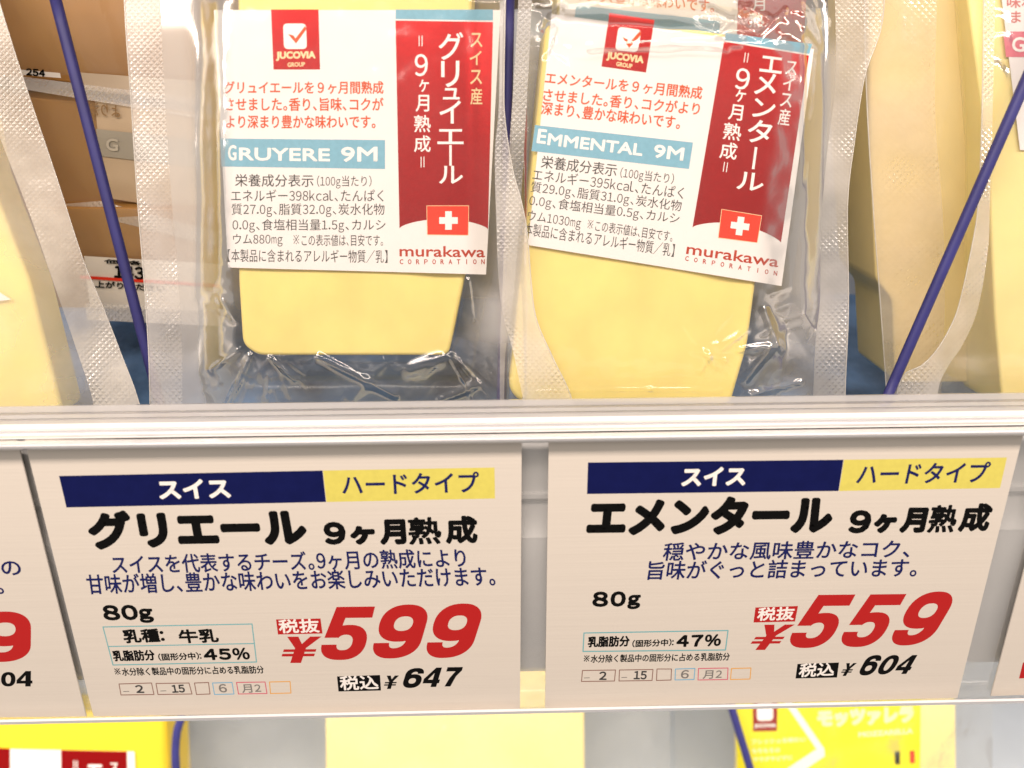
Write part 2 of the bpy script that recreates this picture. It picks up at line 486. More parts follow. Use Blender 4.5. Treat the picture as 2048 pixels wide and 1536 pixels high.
def sheet(name, left, right, y0, y1, nu, nv, surf, m, parent, label=None, loose=None):
    """film between two border lines; surf gives each place its depth"""
    vs, uv = [], []
    for j in range(nv + 1):
        y = y0 + (y1 - y0) * j / nv
        a, b = lerp_line(left, y), lerp_line(right, y)
        for i in range(nu + 1):
            x = a + (b - a) * i / nu
            vs.append(surf(x, y)); uv.append((x * 0.00011, y * 0.00011))
    n = nu + 1
    fs = [(j * n + i, j * n + i + 1, (j + 1) * n + i + 1, (j + 1) * n + i) for j in range(nv) for i in range(nu)]
    o = mesh(name, vs, fs, m, parent, uv=uv, label=label)
    if loose:                                    # where the two films lie on each other, away from the cheese
        at = o.data.attributes.new('margin', 'FLOAT', 'POINT')
        k = 0
        for j in range(nv + 1):
            y = y0 + (y1 - y0) * j / nv
            a, b = lerp_line(left, y), lerp_line(right, y)
            for i in range(n):
                at.data[k].value = loose(a + (b - a) * i / nu, y); k += 1
    return o
def rim(name, line, y0, y1, surf, r, m, parent, n=40):
    """the cut edge of a film: a hair-thin bead along its border line"""
    pts = []
    for j in range(n + 1):
        y = y0 + (y1 - y0) * j / n
        pts.append(surf(lerp_line(line, y), y))
    return tube(name, pts, r, m, parent)
def tube(name, pts, r, m, parent=None, n=8, label=None):
    vs, fs = [], []
    for k, p in enumerate(pts):
        d = (pts[min(k + 1, len(pts) - 1)] - pts[max(k - 1, 0)]).normalized()
        a = d.cross(Vector((0, 1, 0.3))).normalized(); b = d.cross(a)
        for i in range(n):
            t = 2 * math.pi * i / n
            vs.append(p + a * (r * math.cos(t)) + b * (r * math.sin(t)))
    for k in range(len(pts) - 1):
        for i in range(n):
            fs.append((k * n + i, k * n + (i + 1) % n, (k + 1) * n + (i + 1) % n, (k + 1) * n + i))
    fs.append(tuple(range(n))); fs.append(tuple((len(pts) - 1) * n + i for i in reversed(range(n))))
    return mesh(name, vs, fs, m, parent, label=label)
def round_poly(poly, r, n=5):
    out = []
    k = len(poly)
    for i in range(k):
        p, a, b = Vector(poly[i]), Vector(poly[i - 1]), Vector(poly[(i + 1) % k])
        ra = min(r, (a - p).length * .45); rb = min(r, (b - p).length * .45)
        s_, e = p + (a - p).normalized() * ra, p + (b - p).normalized() * rb
        for t in range(n + 1):
            t /= n
            out.append(tuple(s_ * (1 - t) ** 2 + p * 2 * t * (1 - t) + e * t * t))
    return out
def block(name, poly, plane, depth, m, parent, r_px=14, bevel=2.2 * MM, wob=0.3 * MM, label=None):
    """a cut block of cheese: outline on its front plane, real thickness behind it, soft edges"""
    pts = round_poly(poly, r_px)
    bm = bmesh.new()
    off = base_of(parent)
    fr = [bm.verts.new(plane.at(*p) - off) for p in pts]
    bk = [bm.verts.new(plane.at(*p) - plane.n * depth - off) for p in pts]
    n = len(pts)
    f = bm.faces.new(fr); bm.faces.new(list(reversed(bk)))
    for i in range(n):
        bm.faces.new((fr[i], bk[i], bk[(i + 1) % n], fr[(i + 1) % n]))
    bmesh.ops.recalc_face_normals(bm, faces=bm.faces)
    ed = [e for e in bm.edges if (e.verts[0] in fr and e.verts[1] in fr) or (e.verts[0] in bk and e.verts[1] in bk)]
    bmesh.ops.bevel(bm, geom=ed, offset=bevel, segments=4, profile=0.5, affect='EDGES', clamp_overlap=True)
    me = bpy.data.meshes.new(name); bm.to_mesh(me); bm.free()
    me.materials.append(m)
    for p in me.polygons: p.use_smooth = True
    o = bpy.data.objects.new(name, me); COL.objects.link(o); o.parent = parent
    md = o.modifiers.new('flat faces', 'WEIGHTED_NORMAL')
    if label: o['label'] = label
    return o
def extrude_x(name, prof, x0, x1, m, parent=None, closed=False, nx=2, label=None, smooth=False):
    vs, fs = [], []
    k = len(prof)
    for i in range(nx + 1):
        x = x0 + (x1 - x0) * i / nx
        vs += [Vector((x, p[0], p[1])) for p in prof]
    for i in range(nx):
        for j in range(k if closed else k - 1):
            a, b = i * k + j, i * k + (j + 1) % k
            fs.append((a, b, b + k, a + k))
    if closed:
        fs.append(tuple(range(k))); fs.append(tuple(nx * k + j for j in reversed(range(k))))
    return mesh(name, vs, fs, m, parent, smooth=smooth, label=label)
def yz(row, y):
    p = on_y(1024, row, y); return (p.y, p.z)

# ================================================================== THE SETTING
L_ = LIP.y
deck = extrude_x('shelf_deck', [(L_ + 0.013, ZDECK), (L_ + 0.40, ZDECK), (L_ + 0.40, ZDECK - 0.003), (L_ + 0.013, ZDECK - 0.003)], -0.6, 0.6, M['deck'], closed=True)
tag(deck, kind='structure')
bw = extrude_x('shelf_back', [(L_ + 0.28, ZDECK), (L_ + 0.28, ZDECK + 0.6), (L_ + 0.285, ZDECK + 0.6), (L_ + 0.285, ZDECK)], -0.6, 0.6, M['dark'], closed=True)
tag(bw, kind='structure')
def cz(row, h):
    p = CARD.at(1024, row, h); return (p.y, p.z)
front = [cz(872, -.0034), cz(984, -.0034), cz(990, -.0026), cz(998, -.0026), cz(1003, -.0046), cz(1076, -.0012), cz(1082, -.0013), cz(1200, -.0026), cz(1335, -.0034), cz(1343, -.0036)]
fe = extrude_x('shelf_front_edge', front + [(p[0] + 0.0052, p[1] + 0.0004) for p in reversed(front)], -0.6, 0.6, M['metal'], closed=True)
tag(fe, kind='structure')

# ================================================================== PRICE RAIL
rail = thing('price_rail', 'clear plastic price rail running along the shelf front, holding the price cards', 'price rail', (0, L_, on_y(1024, 1420, -0.006).z))
def bead(rows, thickn):
    pr = [yz(r, L_ + y) for r, y in rows]
    return pr + [(p[0] + thickn, p[1] - thickn * 0.5) for p in reversed(pr)]
extrude_x('clear_lip', bead([(800, .0155), (805, .0150), (812, .0142), (815, .0143), (817, .0134), (824, .0124), (826, .0125), (829, .0117), (838, .0105), (840, .0106), (843, .0097), (846, .0094)], .0010), -0.6, 0.6, M['pvc_clear'], rail, closed=True)
extrude_x('rail_crown', bead([(846.5, .0060), (849, .0048), (851, .0050), (854, .0036), (857, .0034), (859, .0022), (862, .0012), (864.5, .0009)], .0012), -0.6, 0.6, M['pvc'], rail, closed=True)
extrude_x('rail_bead', bead([(869.5, -.0008), (871.5, -.0024), (874, -.0029), (876, -.0028), (879, -.0033), (883, -.0031), (886, -.0018)], .0010), -0.6, 0.6, M['pvc'], rail, closed=True)
def cz(row, h):
    p = CARD.at(1024, row, h); return (p.y, p.z)
extrude_x('clear_back_sheet', [cz(880, -.0004), cz(1420, -.0004), cz(1420, -.0008), cz(880, -.0008)], -0.6, 0.6, film_mat('clear_sheet', 0.05, gloss=1.0, bump=0.0001, rough=0.05), rail, closed=True)
b0 = [cz(1418, .0016), cz(1423, .0022), cz(1428, .0018), cz(1428, -.0012), cz(1421, -.0012), cz(1421, .0008)]
extrude_x('bottom_lip', b0, -0.6, 0.6, M['pvc'], rail, closed=True)

# ================================================================== PRICE CARDS
VPX, VPY = 1045.0, 4641.0
def upv(x, y):
    dx, dy = x - VPX, y - VPY
    return (dx / -dy, -1.0)
def card(label, q, n=60):
    t = thing('price_card', label, 'price card', CARD.at((q[2][0] + q[3][0]) / 2, q[2][1]), 'price cards in the rail')
    g = Ink(); g.grid(q, 24, 2)
    o = g.build('card_sheet', M['card'], t, csurf, 0.0)
    thick(o, 0.0003)
    return t
LIFT = 0.000156
def put(t, name, m, fn, label=None):
    g = Ink(); fn(g); return g.build(name, m, t, csurf, LIFT + (0.000009 if name.endswith(('lettering', 'text')) else 0), label)
def line(g, txt, p0, p1, h, w=0.0, shear=0.0, res=3):
    lay(g, txt, p0, p1, h, upv((p0[0] + p1[0]) / 2, p0[1]), shear, w, res=res)

# --- the left full card
c1 = card('white price card for gruyere at 599 yen, left of the gap in the rail', [(50, 880), (1043.5, 873), (1040, 1419), (188, 1432)])
put(c1, 'country_band', M['navy'], lambda g: g.poly([(118, 952), (645, 941), (652, 1004), (133, 1015)]))
put(c1, 'type_band', M['yellow'], lambda g: g.poly([(646, 941), (989, 935), (990, 997), (653, 1004)]))
put(c1, 'country_lettering', M['white'], lambda g: line(g, 'スイス', (320, 999), (463, 996), 39, 2.0))
put(c1, 'type_lettering', M['navy_text'], lambda g: line(g, 'ハードタイプ', (685, 990), (960, 985), 42, 0.9))
def f(g):
    line(g, 'グリエール', (183, 1100), (619, 1092), 78, 5.2)
    line(g, '9', (650, 1090), (694, 1089), 46, 3.4); line(g, 'ヶ', (702, 1090), (752, 1089), 38, 4.0)
    line(g, '月', (761, 1090), (814, 1089), 51, 3.5); line(g, '熟', (818, 1090), (884, 1088), 55, 1.8); line(g, '成', (892, 1088), (956, 1087), 56, 2.8)
put(c1, 'name_lettering', M['black'], f)
def f(g):
    line(g, 'スイスを代表するチーズ。9ヶ月の熟成により', (226, 1149), (934, 1135), 39, 0.7)
    line(g, '甘味が増し、豊かな味わいをお楽しみいただけます。', (176, 1189), (992, 1172), 40, 0.7)
put(c1, 'description_text', M['navy_text'], f)
def f(g):
    line(g, '8', (209, 1241), (243, 1241), 31, 2.0); line(g, '0', (246, 1241), (279, 1240), 31, 2.0); line(g, 'g', (281, 1246), (310, 1246), 29, 1.9)
    line(g, '乳種：', (249, 1287), (331, 1284), 28, 1.2); line(g, '牛乳', (360, 1287), (439, 1285), 28, 1.2)
    line(g, '乳脂肪分', (228, 1323), (312, 1321), 22, 0.9); line(g, '(固形分中)：', (318, 1322), (404, 1319), 15, 0.5)
    line(g, '4', (409, 1321), (436, 1320), 23, 1.5); line(g, '5', (439, 1320), (464, 1320), 23, 1.5); line(g, '%', (467, 1320), (501, 1319), 24, 1.2)
    line(g, '※水分除く製品中の固形分に占める乳脂肪分', (231, 1352), (529, 1347), 16, 0.35)
put(c1, 'fact_text', M['black'], f)
put(c1, 'fact_frame', M['teal'], lambda g: (g.frame([(206, 1254), (504, 1248), (513, 1324), (226, 1330)], 1.1), g.stroke([(217, 1293), (509, 1287)], 1.0)))
def boxes(t, qs, tx):
    for q, m in zip(qs, ('brown_line', 'brown_line', 'brown_line', 'sky_line', 'pink_line', 'orange_line')):
        put(t, 'code_box', M[m], lambda g: g.frame(q, 0.9))
    def f(g):
        for s_, a, b, h, w in tx[:2]: line(g, s_, a, b, h, w)
        for q in qs[:2]:
            g.stroke([(q[3][0] + 5, q[3][1] - 7), (q[3][0] + 16, q[3][1] - 7.4)], 0.5)
    put(t, 'code_text', M['grey_ink'], f)
    def f(g):
        for s_, a, b, h, w in tx[2:]: line(g, s_, a, b, h, w)
    put(t, 'pale_code_text', M['mid_ink'], f)
boxes(c1, [[(238, 1368), (303, 1366), (308, 1389), (242, 1390)], [(312, 1367), (378, 1366), (384, 1388), (316, 1389)], [(389, 1366), (417, 1365), (420, 1388), (393, 1389)],
           [(425, 1366), (464, 1365), (468, 1388), (429, 1389)], [(473, 1365), (530, 1364), (534, 1387), (477, 1388)], [(539, 1364), (580, 1363), (582, 1386), (541, 1387)]],
      [('2', (273, 1386), (289, 1386), 16, .7), ('15', (345, 1386), (371, 1385), 16, .7), ('6', (439, 1385), (455, 1385), 17, .5), ('月2', (485, 1386), (523, 1385), 17, .3)])
put(c1, 'tax_box', M['red'], lambda g: g.poly([(552, 1239), (641, 1237), (645, 1267), (556, 1269)]))
put(c1, 'tax_lettering', M['white'], lambda g: line(g, '税抜', (559, 1267), (640, 1265), 28, 0.8))
put(c1, 'gross_box', M['black'], lambda g: g.poly([(674, 1353), (760, 1350), (762, 1381), (677, 1383)]))
put(c1, 'gross_lettering', M['white'], lambda g: line(g, '税込', (681, 1381), (758, 1379), 29, 0.8))
def digits(t, name, m, items, slope):
    def f(g):
        for d, x0, x1, y0, y1 in items:
            numeral(g, d, x0, x1, y0, y1, 0.32 + upv((x0 + x1) / 2, y1)[0], slope)
    put(t, name, m, f)
digits(c1, 'price_numerals', M['red'], [('Y', 563, 643, 1273, 1326), ('5', 642, 750, 1213, 1320), ('9', 746, 855, 1209, 1317), ('9', 853, 963, 1207, 1316)], -0.012)
digits(c1, 'gross_price_numerals', M['black'], [('Y', 768, 798, 1351, 1378), ('6', 806, 848, 1336, 1376), ('4', 845, 884, 1335, 1374), ('7', 889, 926, 1334, 1373)], -0.015)
# --- the right full card
c2 = card('white price card for emmental at 559 yen, right of the gap in the rail', [(1097.5, 874), (2046, 866), (1914, 1395), (1090, 1416)])
put(c2, 'country_band', M['navy'], lambda g: g.poly([(1176, 925), (1687, 919.5), (1677, 982), (1174, 988)]))
put(c2, 'type_band', M['yellow'], lambda g: g.poly([(1688, 919.5), (2014, 915), (2000, 976), (1678, 982)]))
put(c2, 'country_lettering', M['white'], lambda g: line(g, 'スイス', (1362, 973), (1490, 971), 38, 2.0))
put(c2, 'type_lettering', M['navy_text'], lambda g: line(g, 'ハードタイプ', (1711, 969), (1974, 965), 42, 0.9))
def f(g):
    line(g, 'エメンタール', (1171, 1073), (1662, 1067), 77, 5.2)
    line(g, '9', (1694, 1067), (1738, 1067), 47, 3.4); line(g, 'ヶ', (1744, 1067), (1789, 1066), 39, 4.0)
    line(g, '月', (1797, 1066), (1848, 1066), 51, 3.5); line(g, '熟', (1852, 1066), (1908, 1065), 56, 1.8); line(g, '成', (1914, 1064), (1975, 1063), 57, 2.8)
put(c2, 'name_lettering', M['black'], f)
def f(g):
    line(g, '穏やかな風味豊かなコク、', (1324, 1122), (1818, 1116), 37, 0.7)
    line(g, '旨味がぐっと詰まっています。', (1293, 1160), (1832, 1154), 38, 0.7)
put(c2, 'description_text', M['navy_text'], f)
def f(g):
    line(g, '8', (1184, 1214), (1216, 1214), 31, 2.0); line(g, '0', (1220, 1214), (1251, 1213), 31, 2.0); line(g, 'g', (1254, 1219), (1280, 1218), 29, 1.9)
    line(g, '乳脂肪分', (1175, 1295), (1259, 1293), 22, 0.9); line(g, '(固形分中)：', (1264, 1295), (1347, 1292), 15, 0.5)
    line(g, '4', (1352, 1294), (1377, 1294), 24, 1.5); line(g, '7', (1381, 1294), (1405, 1293), 24, 1.5); line(g, '%', (1408, 1293), (1441, 1292), 24, 1.2)
    line(g, '※水分除く製品中の固形分に占める乳脂肪分', (1167, 1326), (1459, 1321), 16, 0.35)
put(c2, 'fact_text', M['black'], f)
put(c2, 'fact_frame', M['teal'], lambda g: g.frame([(1168, 1266), (1456, 1261), (1451, 1300), (1166, 1303)], 1.2))
boxes(c2, [[(1165, 1341), (1231, 1340), (1229, 1362), (1163, 1363)], [(1239, 1340), (1306, 1339), (1304, 1361), (1238, 1362)], [(1314, 1338), (1343, 1338), (1342, 1360), (1313, 1361)],
           [(1351, 1338), (1390, 1337), (1388, 1359), (1350, 1360)], [(1397, 1337), (1456, 1336), (1455, 1359), (1396, 1360)], [(1463, 1337), (1502, 1336), (1500, 1358), (1461, 1359)]],
      [('2', (1198, 1360), (1213, 1360), 17, .7), ('15', (1267, 1359), (1293, 1359), 17, .7), ('6', (1361, 1357), (1377, 1357), 17, .5), ('月2', (1405, 1358), (1443, 1357), 17, .3)])
put(c2, 'tax_box', M['red'], lambda g: g.poly([(1511, 1215), (1596, 1212), (1590, 1243), (1507, 1245)]))
put(c2, 'tax_lettering', M['white'], lambda g: line(g, '税抜', (1513, 1242), (1587, 1240), 27, 0.8))
put(c2, 'gross_box', M['black'], lambda g: g.poly([(1595, 1328), (1678, 1325), (1674, 1355), (1591, 1357)]))
put(c2, 'gross_lettering', M['white'], lambda g: line(g, '税込', (1596, 1355), (1667, 1352), 28, 0.8))
digits(c2, 'price_numerals', M['red'], [('Y', 1501, 1590, 1249, 1300), ('5', 1580, 1711, 1189, 1296), ('5', 1683, 1813, 1188, 1294), ('9', 1784, 1905, 1183, 1291)], -0.012)
digits(c2, 'gross_price_numerals', M['black'], [('Y', 1682, 1714, 1326, 1352), ('6', 1719, 1763, 1310, 1351), ('0', 1756, 1798, 1310, 1349), ('4', 1790, 1835, 1310, 1348)], -0.012)
# --- the two cut off by the photo's edges
c0 = card('price card ending in a red 9 and 604, cut off by the left edge', [(-900, 890), (35, 881), (173, 1432), (-600, 1440)])
def f(g):
    line(g, 'りの', (-34, 1153), (46, 1151), 32, 0.7); line(g, 'ます。', (-90, 1190), (10, 1188), 34, 0.7)
put(c0, 'description_text', M['navy_text'], f)
digits(c0, 'price_numerals', M['red'], [('9', -157, -51, 1226, 1327), ('9', -45, 62, 1223, 1324)], -0.012)
digits(c0, 'gross_price_numerals', M['black'], [('6', -30, 0, 1345, 1374), ('0', 2, 31, 1344, 1373), ('4', 33, 65, 1342, 1373)], -0.012)
c3 = card('price card cut off by the right edge, blank but for one red corner mark', [(2120, 866), (2900, 858), (2700, 1368), (1981, 1391)])
put(c3, 'tax_box', M['red'], lambda g: g.poly([(2046, 1325), (2120, 1323), (2112, 1354), (2038, 1357)]))

# ================================================================== CHEESE PACKS
G_FRONT = 'vacuum packed cheese portions on the upper shelf'
def fold(x, y, ax, ay, bx, by, k):
    l = math.hypot(bx - ax, by - ay)
    d = -((bx - ax) * (y - ay) - (by - ay) * (x - ax)) / l          # distance beyond the crease, px
    d = 5.0 * math.log1p(math.exp(max(-30, min(30, d / 5.0)))) if d < 150 else d
    return k * MM * min(d, 75)
LQ1 = [(424, 10), (1006, 10), (976, 553), (452, 539)]
LQ2 = [(1098, 20), (1634, 94), (1568, 576), (1050, 494)]
def make_surf(plane, poly, flat, top, wide, ridges=(), wob=0.0, seed=0.0, lq=None, drop=2.0, folds=(), bulges=()):
    """depth of the wrap over the cheese: level with the cheese inside its outline, falling to the flat flange outside"""
    def base(x, y):
        dc = inside((x, y), poly)
        d = max(dc, inside((x, y), lq)) if lq else dc
        return flat + (top - flat) * sstep((d + wide) / wide) - sum(fold(x, y, *q) for q in folds) + sum(m_ * MM * math.exp(-(dist_seg((x, y), a, b) / w) ** 2) for a, b, m_, w in bulges)
    def label(x, y, h=0.0):
        return plane.at(x, y, base(x, y) + 0.75 * MM + h)
    def film(x, y, h=0.0):
        z = base(x, y) + 1.2 * MM + h
        for a, b, amp, w in ridges:
            d = dist_seg((x, y), a, b) / w
            if d < 3: z += amp * MM * math.exp(-d * d)
        if wob:
            z += wob * MM * (mnoise.noise(Vector((x * .010 + seed, y * .010, seed))) + 0.5 * mnoise.noise(Vector((x * .028, y * .028 + seed, 3))) + .5)
        return plane.at(x, y, z)
    return label, film, base

def logo(t, lab, surf, q, sq, chk, name_line, group_line, up):
    g = Ink(); g.grid(q, 4, 4); p = g.build('logo_panel', M['foil'], lab, surf, .00003)
    g = Ink(); g.poly(round_poly(sq, 9)); g.build('logo_square', M['white'], lab, surf, .000042)
    g = Ink(); g.poly(chk); g.build('logo_tick', M['orange_text'], lab, surf, .000065)
    g = Ink()
    lay(g, 'JUCOVIA', *name_line, up, 0, 1.0); lay(g, 'GROUP', *group_line, up, 0, 0.35)
    g.build('logo_lettering', M['cream_ink'], lab, surf, .000055)

# ---- gruyere, front
P1 = [(474, -60), (946, -60), (928, 560), (897, 712), (515, 712), (484, 690), (476, 560)]
ridges1 = [((500, 712), (455, 812), 1.0, 9), ((540, 715), (590, 760), .8, 6), ((640, 715), (790, 790), 1.1, 12), ((560, 712), (570, 745), .6, 4),
           ((905, 712), (980, 790), 1.0, 7), ((900, 715), (935, 770), .8, 5), ((930, 720), (1020, 800), .6, 5), ((880, 720), (820, 740), 1.4, 22),
           ((935, 560), (945, 640), .6, 6), ((770, 725), (700, 800), .8, 16), ((480, 700), (425, 740), .6, 8), 
           ((470, 640), (440, 600), .5, 10), ((880, 800), (960, 770), .9, 10)]
def creases(n, cx, cy, spread, amp, wmin, wmax, ang=None, seed=1):
    r = random.Random(seed); out = []
    for _ in range(n):
        x, y = cx + r.gauss(0, spread[0]), cy + r.gauss(0, spread[1])
        a = r.uniform(0, math.pi) if ang is None else math.atan2(y - ang[1], x - ang[0]) + r.gauss(0, .25)
        l = r.uniform(14, 60)
        out.append(((x, y), (x + l * math.cos(a), y + l * math.sin(a)), r.uniform(.3, 1) * amp, r.uniform(wmin, wmax)))
    return out
ridges1 = [(a, b, m * .9, w * .75) for a, b, m, w in ridges1]
ridges1 += creases(16, 545, 745, (50, 25), .35, 3, 6, (540, 690), 3) + creases(16, 920, 745, (40, 25), .40, 3, 6, (900, 690), 4)
ridges1 += creases(12, 945, 600, (14, 60), .25, 3, 6, (860, 600), 5) + creases(8, 455, 640, (14, 60), .22, 4, 8, (560, 640), 6) + creases(6, 740, 770, (120, 20), .3, 5, 10, None, 8)
lab1, film1, base1 = make_surf(PACK, P1, -3.2 * MM, 0.0, 130, ridges1, 0.32, 1.3, LQ1, 3.0, [(932, 0, 936, 540, .058),  (470, 540, 466, 0, .04)], [((884, -80), (888, 620), .7, 58), ((560, -60), (540, 600), .25, 90)])
t = thing('cheese_pack', 'clear pack of gruyere with straight red ribbon label, hanging above the 599 yen card', 'cheese', PACK.at(700, 812), G_FRONT)
p1 = t
block('cheese_block', P1, PACK, 0.018, M['cheese'], t, 16, bevel=2.8 * MM)
def label_sheet(t, q, surf, nu=160, nv=12, bot=None, r=True):
    g = Ink(); g.grid(q, nu, nv, bot)
    o = g.build('label', M['paper'], t, surf, 0.0)
    for p in o.data.polygons: p.use_smooth = True
    return o
LB = label_sheet(t, [(428, 20), (1001, 20), (972, 549), (456, 535)], lab1)
UP1 = (0.0, -1.0)
logo(t, LB, lab1, [(542, 19), (637, 19), (640, 139), (547, 139)], [(566, 47), (612, 47), (614, 98), (568, 98)],
     [(576, 68), (587, 71), (591, 77), (610, 52), (613, 58), (592, 87)], ((552, 122), (631, 121), 19), ((575, 134), (610, 133), 9), UP1)
g = Ink()
for s_, x0, x1, y, h in (('グリュイエールを９ヶ月間熟成', 448, 767, 188, 26), ('させました。香り、旨味、コクが', 450, 767, 222, 27), ('より深まり豊かな味わいです。', 452, 751, 257, 27)):
    lay(g, s_, (x0, y), (x1, y), h, UP1, 0, .45)
g.build('red_text', M['orange_text'], LB, lab1, .00003)
g = Ink(); g.grid([(440, 277), (770, 280), (770, 338), (443, 333)], 90, 2); g.build('name_band', M['band'], LB, lab1, .00003)
g = Ink()
lay(g, 'G', (456, 321), (473, 321), 31, UP1, 0, .9); lay(g, 'RUYERE', (478, 321), (660, 323), 26, UP1, 0, 1.0); lay(g, '9M', (682, 324), (755, 323), 30, UP1, 0, 1.0)
g.build('name_lettering', M['white'], LB, lab1, .000055)
g = Ink()
lay(g, '栄養成分表示', (470, 373), (627, 374), 25, UP1, 0, .1); lay(g, '(100g当たり)', (634, 377), (743, 377), 26, UP1, 0, 0)
for s_, x0, x1, y, h in (('エネルギー398kcal、たんぱく', 462, 767, 403, 24), ('質27.0g、脂質32.0g、炭水化物', 463, 769, 434, 27), ('0.0g、食塩相当量1.5g、カルシ', 465, 771, 465, 27),):
    lay(g, s_, (x0, y), (x1, y), h, UP1, 0, 0)
lay(g, 'ウム880mg', (466, 493), (565, 493), 25, UP1); lay(g, '※この表示値は、目安です。', (587, 492), (766, 492), 23, UP1)
lay(g, '【本製品に含まれるアレルギー物質／乳】', (455, 524), (775, 526), 26, UP1)
g.build('nutrition_text', M['grey_ink'], LB, lab1, .00003)
g = Ink(); g.grid([(791, 19), (986, 19), (986, 41), (791, 38)], 60, 2); g.build('top_strip', M['band'], LB, lab1, .00003)
g = Ink(); g.grid([(791, 41), (986, 44), (976, 459), (799, 457)], 90, 14, bot=lambda u: -20 * math.sin(math.pi * u) ** .6 if 0 < u < 1 else 0)
rb = g.build('red_ribbon', M['foil'], LB, lab1, .00003)
for p in rb.data.polygons: p.use_smooth = True
def flagpart(LB, surf, q, c, xd, up, s_=18.5, w=6.6):
    g = Ink(); g.grid([(q[0][0] - 1, q[0][1] - 1), (q[1][0] + 1, q[1][1] - 1), (q[2][0] + 1, q[2][1] + 1), (q[3][0] - 1, q[3][1] + 1)], 24, 2); g.build('flag_border', M['cream_ink'], LB, surf, .000042)
    g = Ink(); g.grid(q, 24, 2); g.build('flag', M['flag'], LB, surf, .00006)
    def pt(a, b): return (c[0] + xd[0] * a + up[0] * b, c[1] + xd[1] * a + up[1] * b)
    g = Ink(); g.poly([pt(-s_, w), pt(-w, w), pt(-w, s_), pt(w, s_), pt(w, w), pt(s_, w), pt(s_, -w), pt(w, -w), pt(w, -s_), pt(-w, -s_), pt(-w, -w), pt(-s_, -w)])
    g.build('flag_cross', M['white'], LB, surf, .000075)
flagpart(LB, lab1, [(854, 412), (937, 412), (936, 470), (855, 469)], (897, 441), (1, 0), (0, -1))
def c2p(cx, cy): return (400 + cx * .3177, cy * .3177)
g = Ink()
for ch, cx, cy, w_, h_, r_ in (('グ', 1580, 290, 155, 175, 0), ('リ', 1575, 465, 115, 165, 0), ('ュ', 1582, 590, 105, 72, 0), ('イ', 1575, 705, 135, 145, 0), ('エ', 1577, 860, 165, 95, 0), ('ー', 1577, 978, 16, 130, 1), ('ル', 1580, 1100, 150, 112, 0)):
    box(g, ch, c2p(cx, cy), w_ * .3177, h_ * .3177, w=.6, rot=bool(r_))
for cx, cy in ((1380, 258), (1398, 258), (1392, 1020), (1410, 1020)):
    x, y = c2p(cx, cy); g.stroke([(x, y - 10), (x, y + 10)], 0.8)
for ch, cx, cy, w_, h_ in (('9', 1393, 410, 82, 140), ('ヶ', 1410, 540, 62, 78), ('月', 1400, 650, 85, 105), ('熟', 1400, 778, 105, 108), ('成', 1400, 905, 105, 105)):
    box(g, ch, c2p(cx, cy), w_ * .3177, h_ * .3177, w=.35)
g.build('ribbon_lettering', M['white'], LB, lab1, .000055)
g = Ink()
for ch, cx, cy in (('ス', 1740, 252), ('イ', 1735, 365), ('ス', 1738, 485), ('産', 1740, 605)):
    box(g, ch, c2p(cx, cy), 75 * .3177, 90 * .3177 if ch != '産' else 34, w=.3)
g.build('origin_lettering', M['cream_ink'], LB, lab1, .000055)
g = Ink(); lay(g, 'murakawa', (799, 513), (970, 515), 22, UP1, 0, .5)
g.build('maker_lettering', M['brand_text'], LB, lab1, .00003)
g = Ink()
for i, ch in enumerate('CORPORATION'):
    x = 803 + i * 16.3
    box(g, ch, (x, 523.5), 7 if ch != 'I' else 1.6, 10, w=.25)
g.build('maker_small_lettering', M['brand_text'], LB, lab1, .00003)
# wrap of the gruyere pack: body film, left flange with embossed band, right flange curling over the neighbour
Ledge1 = smooth_line([(246, -60), (252, 60), (262, 200), (275, 400), (288, 560), (297, 700), (300, 815), (300, 940)])
Lseam1 = smooth_line([(318, -60), (330, 200), (345, 420), (356, 560), (364, 700), (364, 940)])
Rseam1 = smooth_line([(1000, -60), (998, 200), (990, 300), (992, 420), (1001, 600), (1030, 720), (1075, 940)])
Redge1 = smooth_line([(1012, -60), (1008, 150), (1010, 240), (1026, 342), (1042, 400), (1055, 470), (1062, 560), (1073, 639), (1107, 718), (1145, 803), (1170, 940)])
def fl_l(x, y, h=0.0): return PACK.at(x, y, -5.0 * MM + 1.2 * MM * mnoise.noise(Vector((x * .004, y * .006, 2))) + h)
def fl_r(x, y, h=0.0): return PACK.at(x, y, base1(x, y) * .2 + 2.2 * MM + 1.0 * MM * sstep((x - 990) / 60) + .5 * MM * mnoise.noise(Vector((x * .01, y * .008, 5))) + h)
def film1b(x, y, h=0.0):
    a = film1(x, y, h)
    k = sstep((x - 930) / 65)
    if k > 0 and y > 0: a = a.lerp(fl_r(x, y, h), k)
    k = sstep((450 - x) / 80)
    if k > 0: a = a.lerp(fl_l(x, y, h), k)
    return a
sheet('wrap_film', Lseam1, Rseam1, -60, 930, 170, 230, film1b, M['cling'], t, loose=lambda x, y: sstep(-max(inside((x, y), P1) + 6, inside((x, y), LQ1)) / 70) * (1 - .9 * sstep((y - 660) / 60) * sstep((x - 400) / 60)))
s1 = sheet('seal_strip', Ledge1, Lseam1, -60, 930, 14, 60, fl_l, M['emboss'], t)
s2 = sheet('seal_strip', Rseam1, Redge1, -60, 930, 14, 80, fl_r, M['emboss'], t)
rim('film_edge', Ledge1, -60, 930, lambda x, y: fl_l(x, y, .05 * MM), .00011, M['edge'], s1)
rim('film_edge', Redge1, -60, 930, lambda x, y: fl_r(x, y, .05 * MM), .00011, M['edge'], s2, 70)
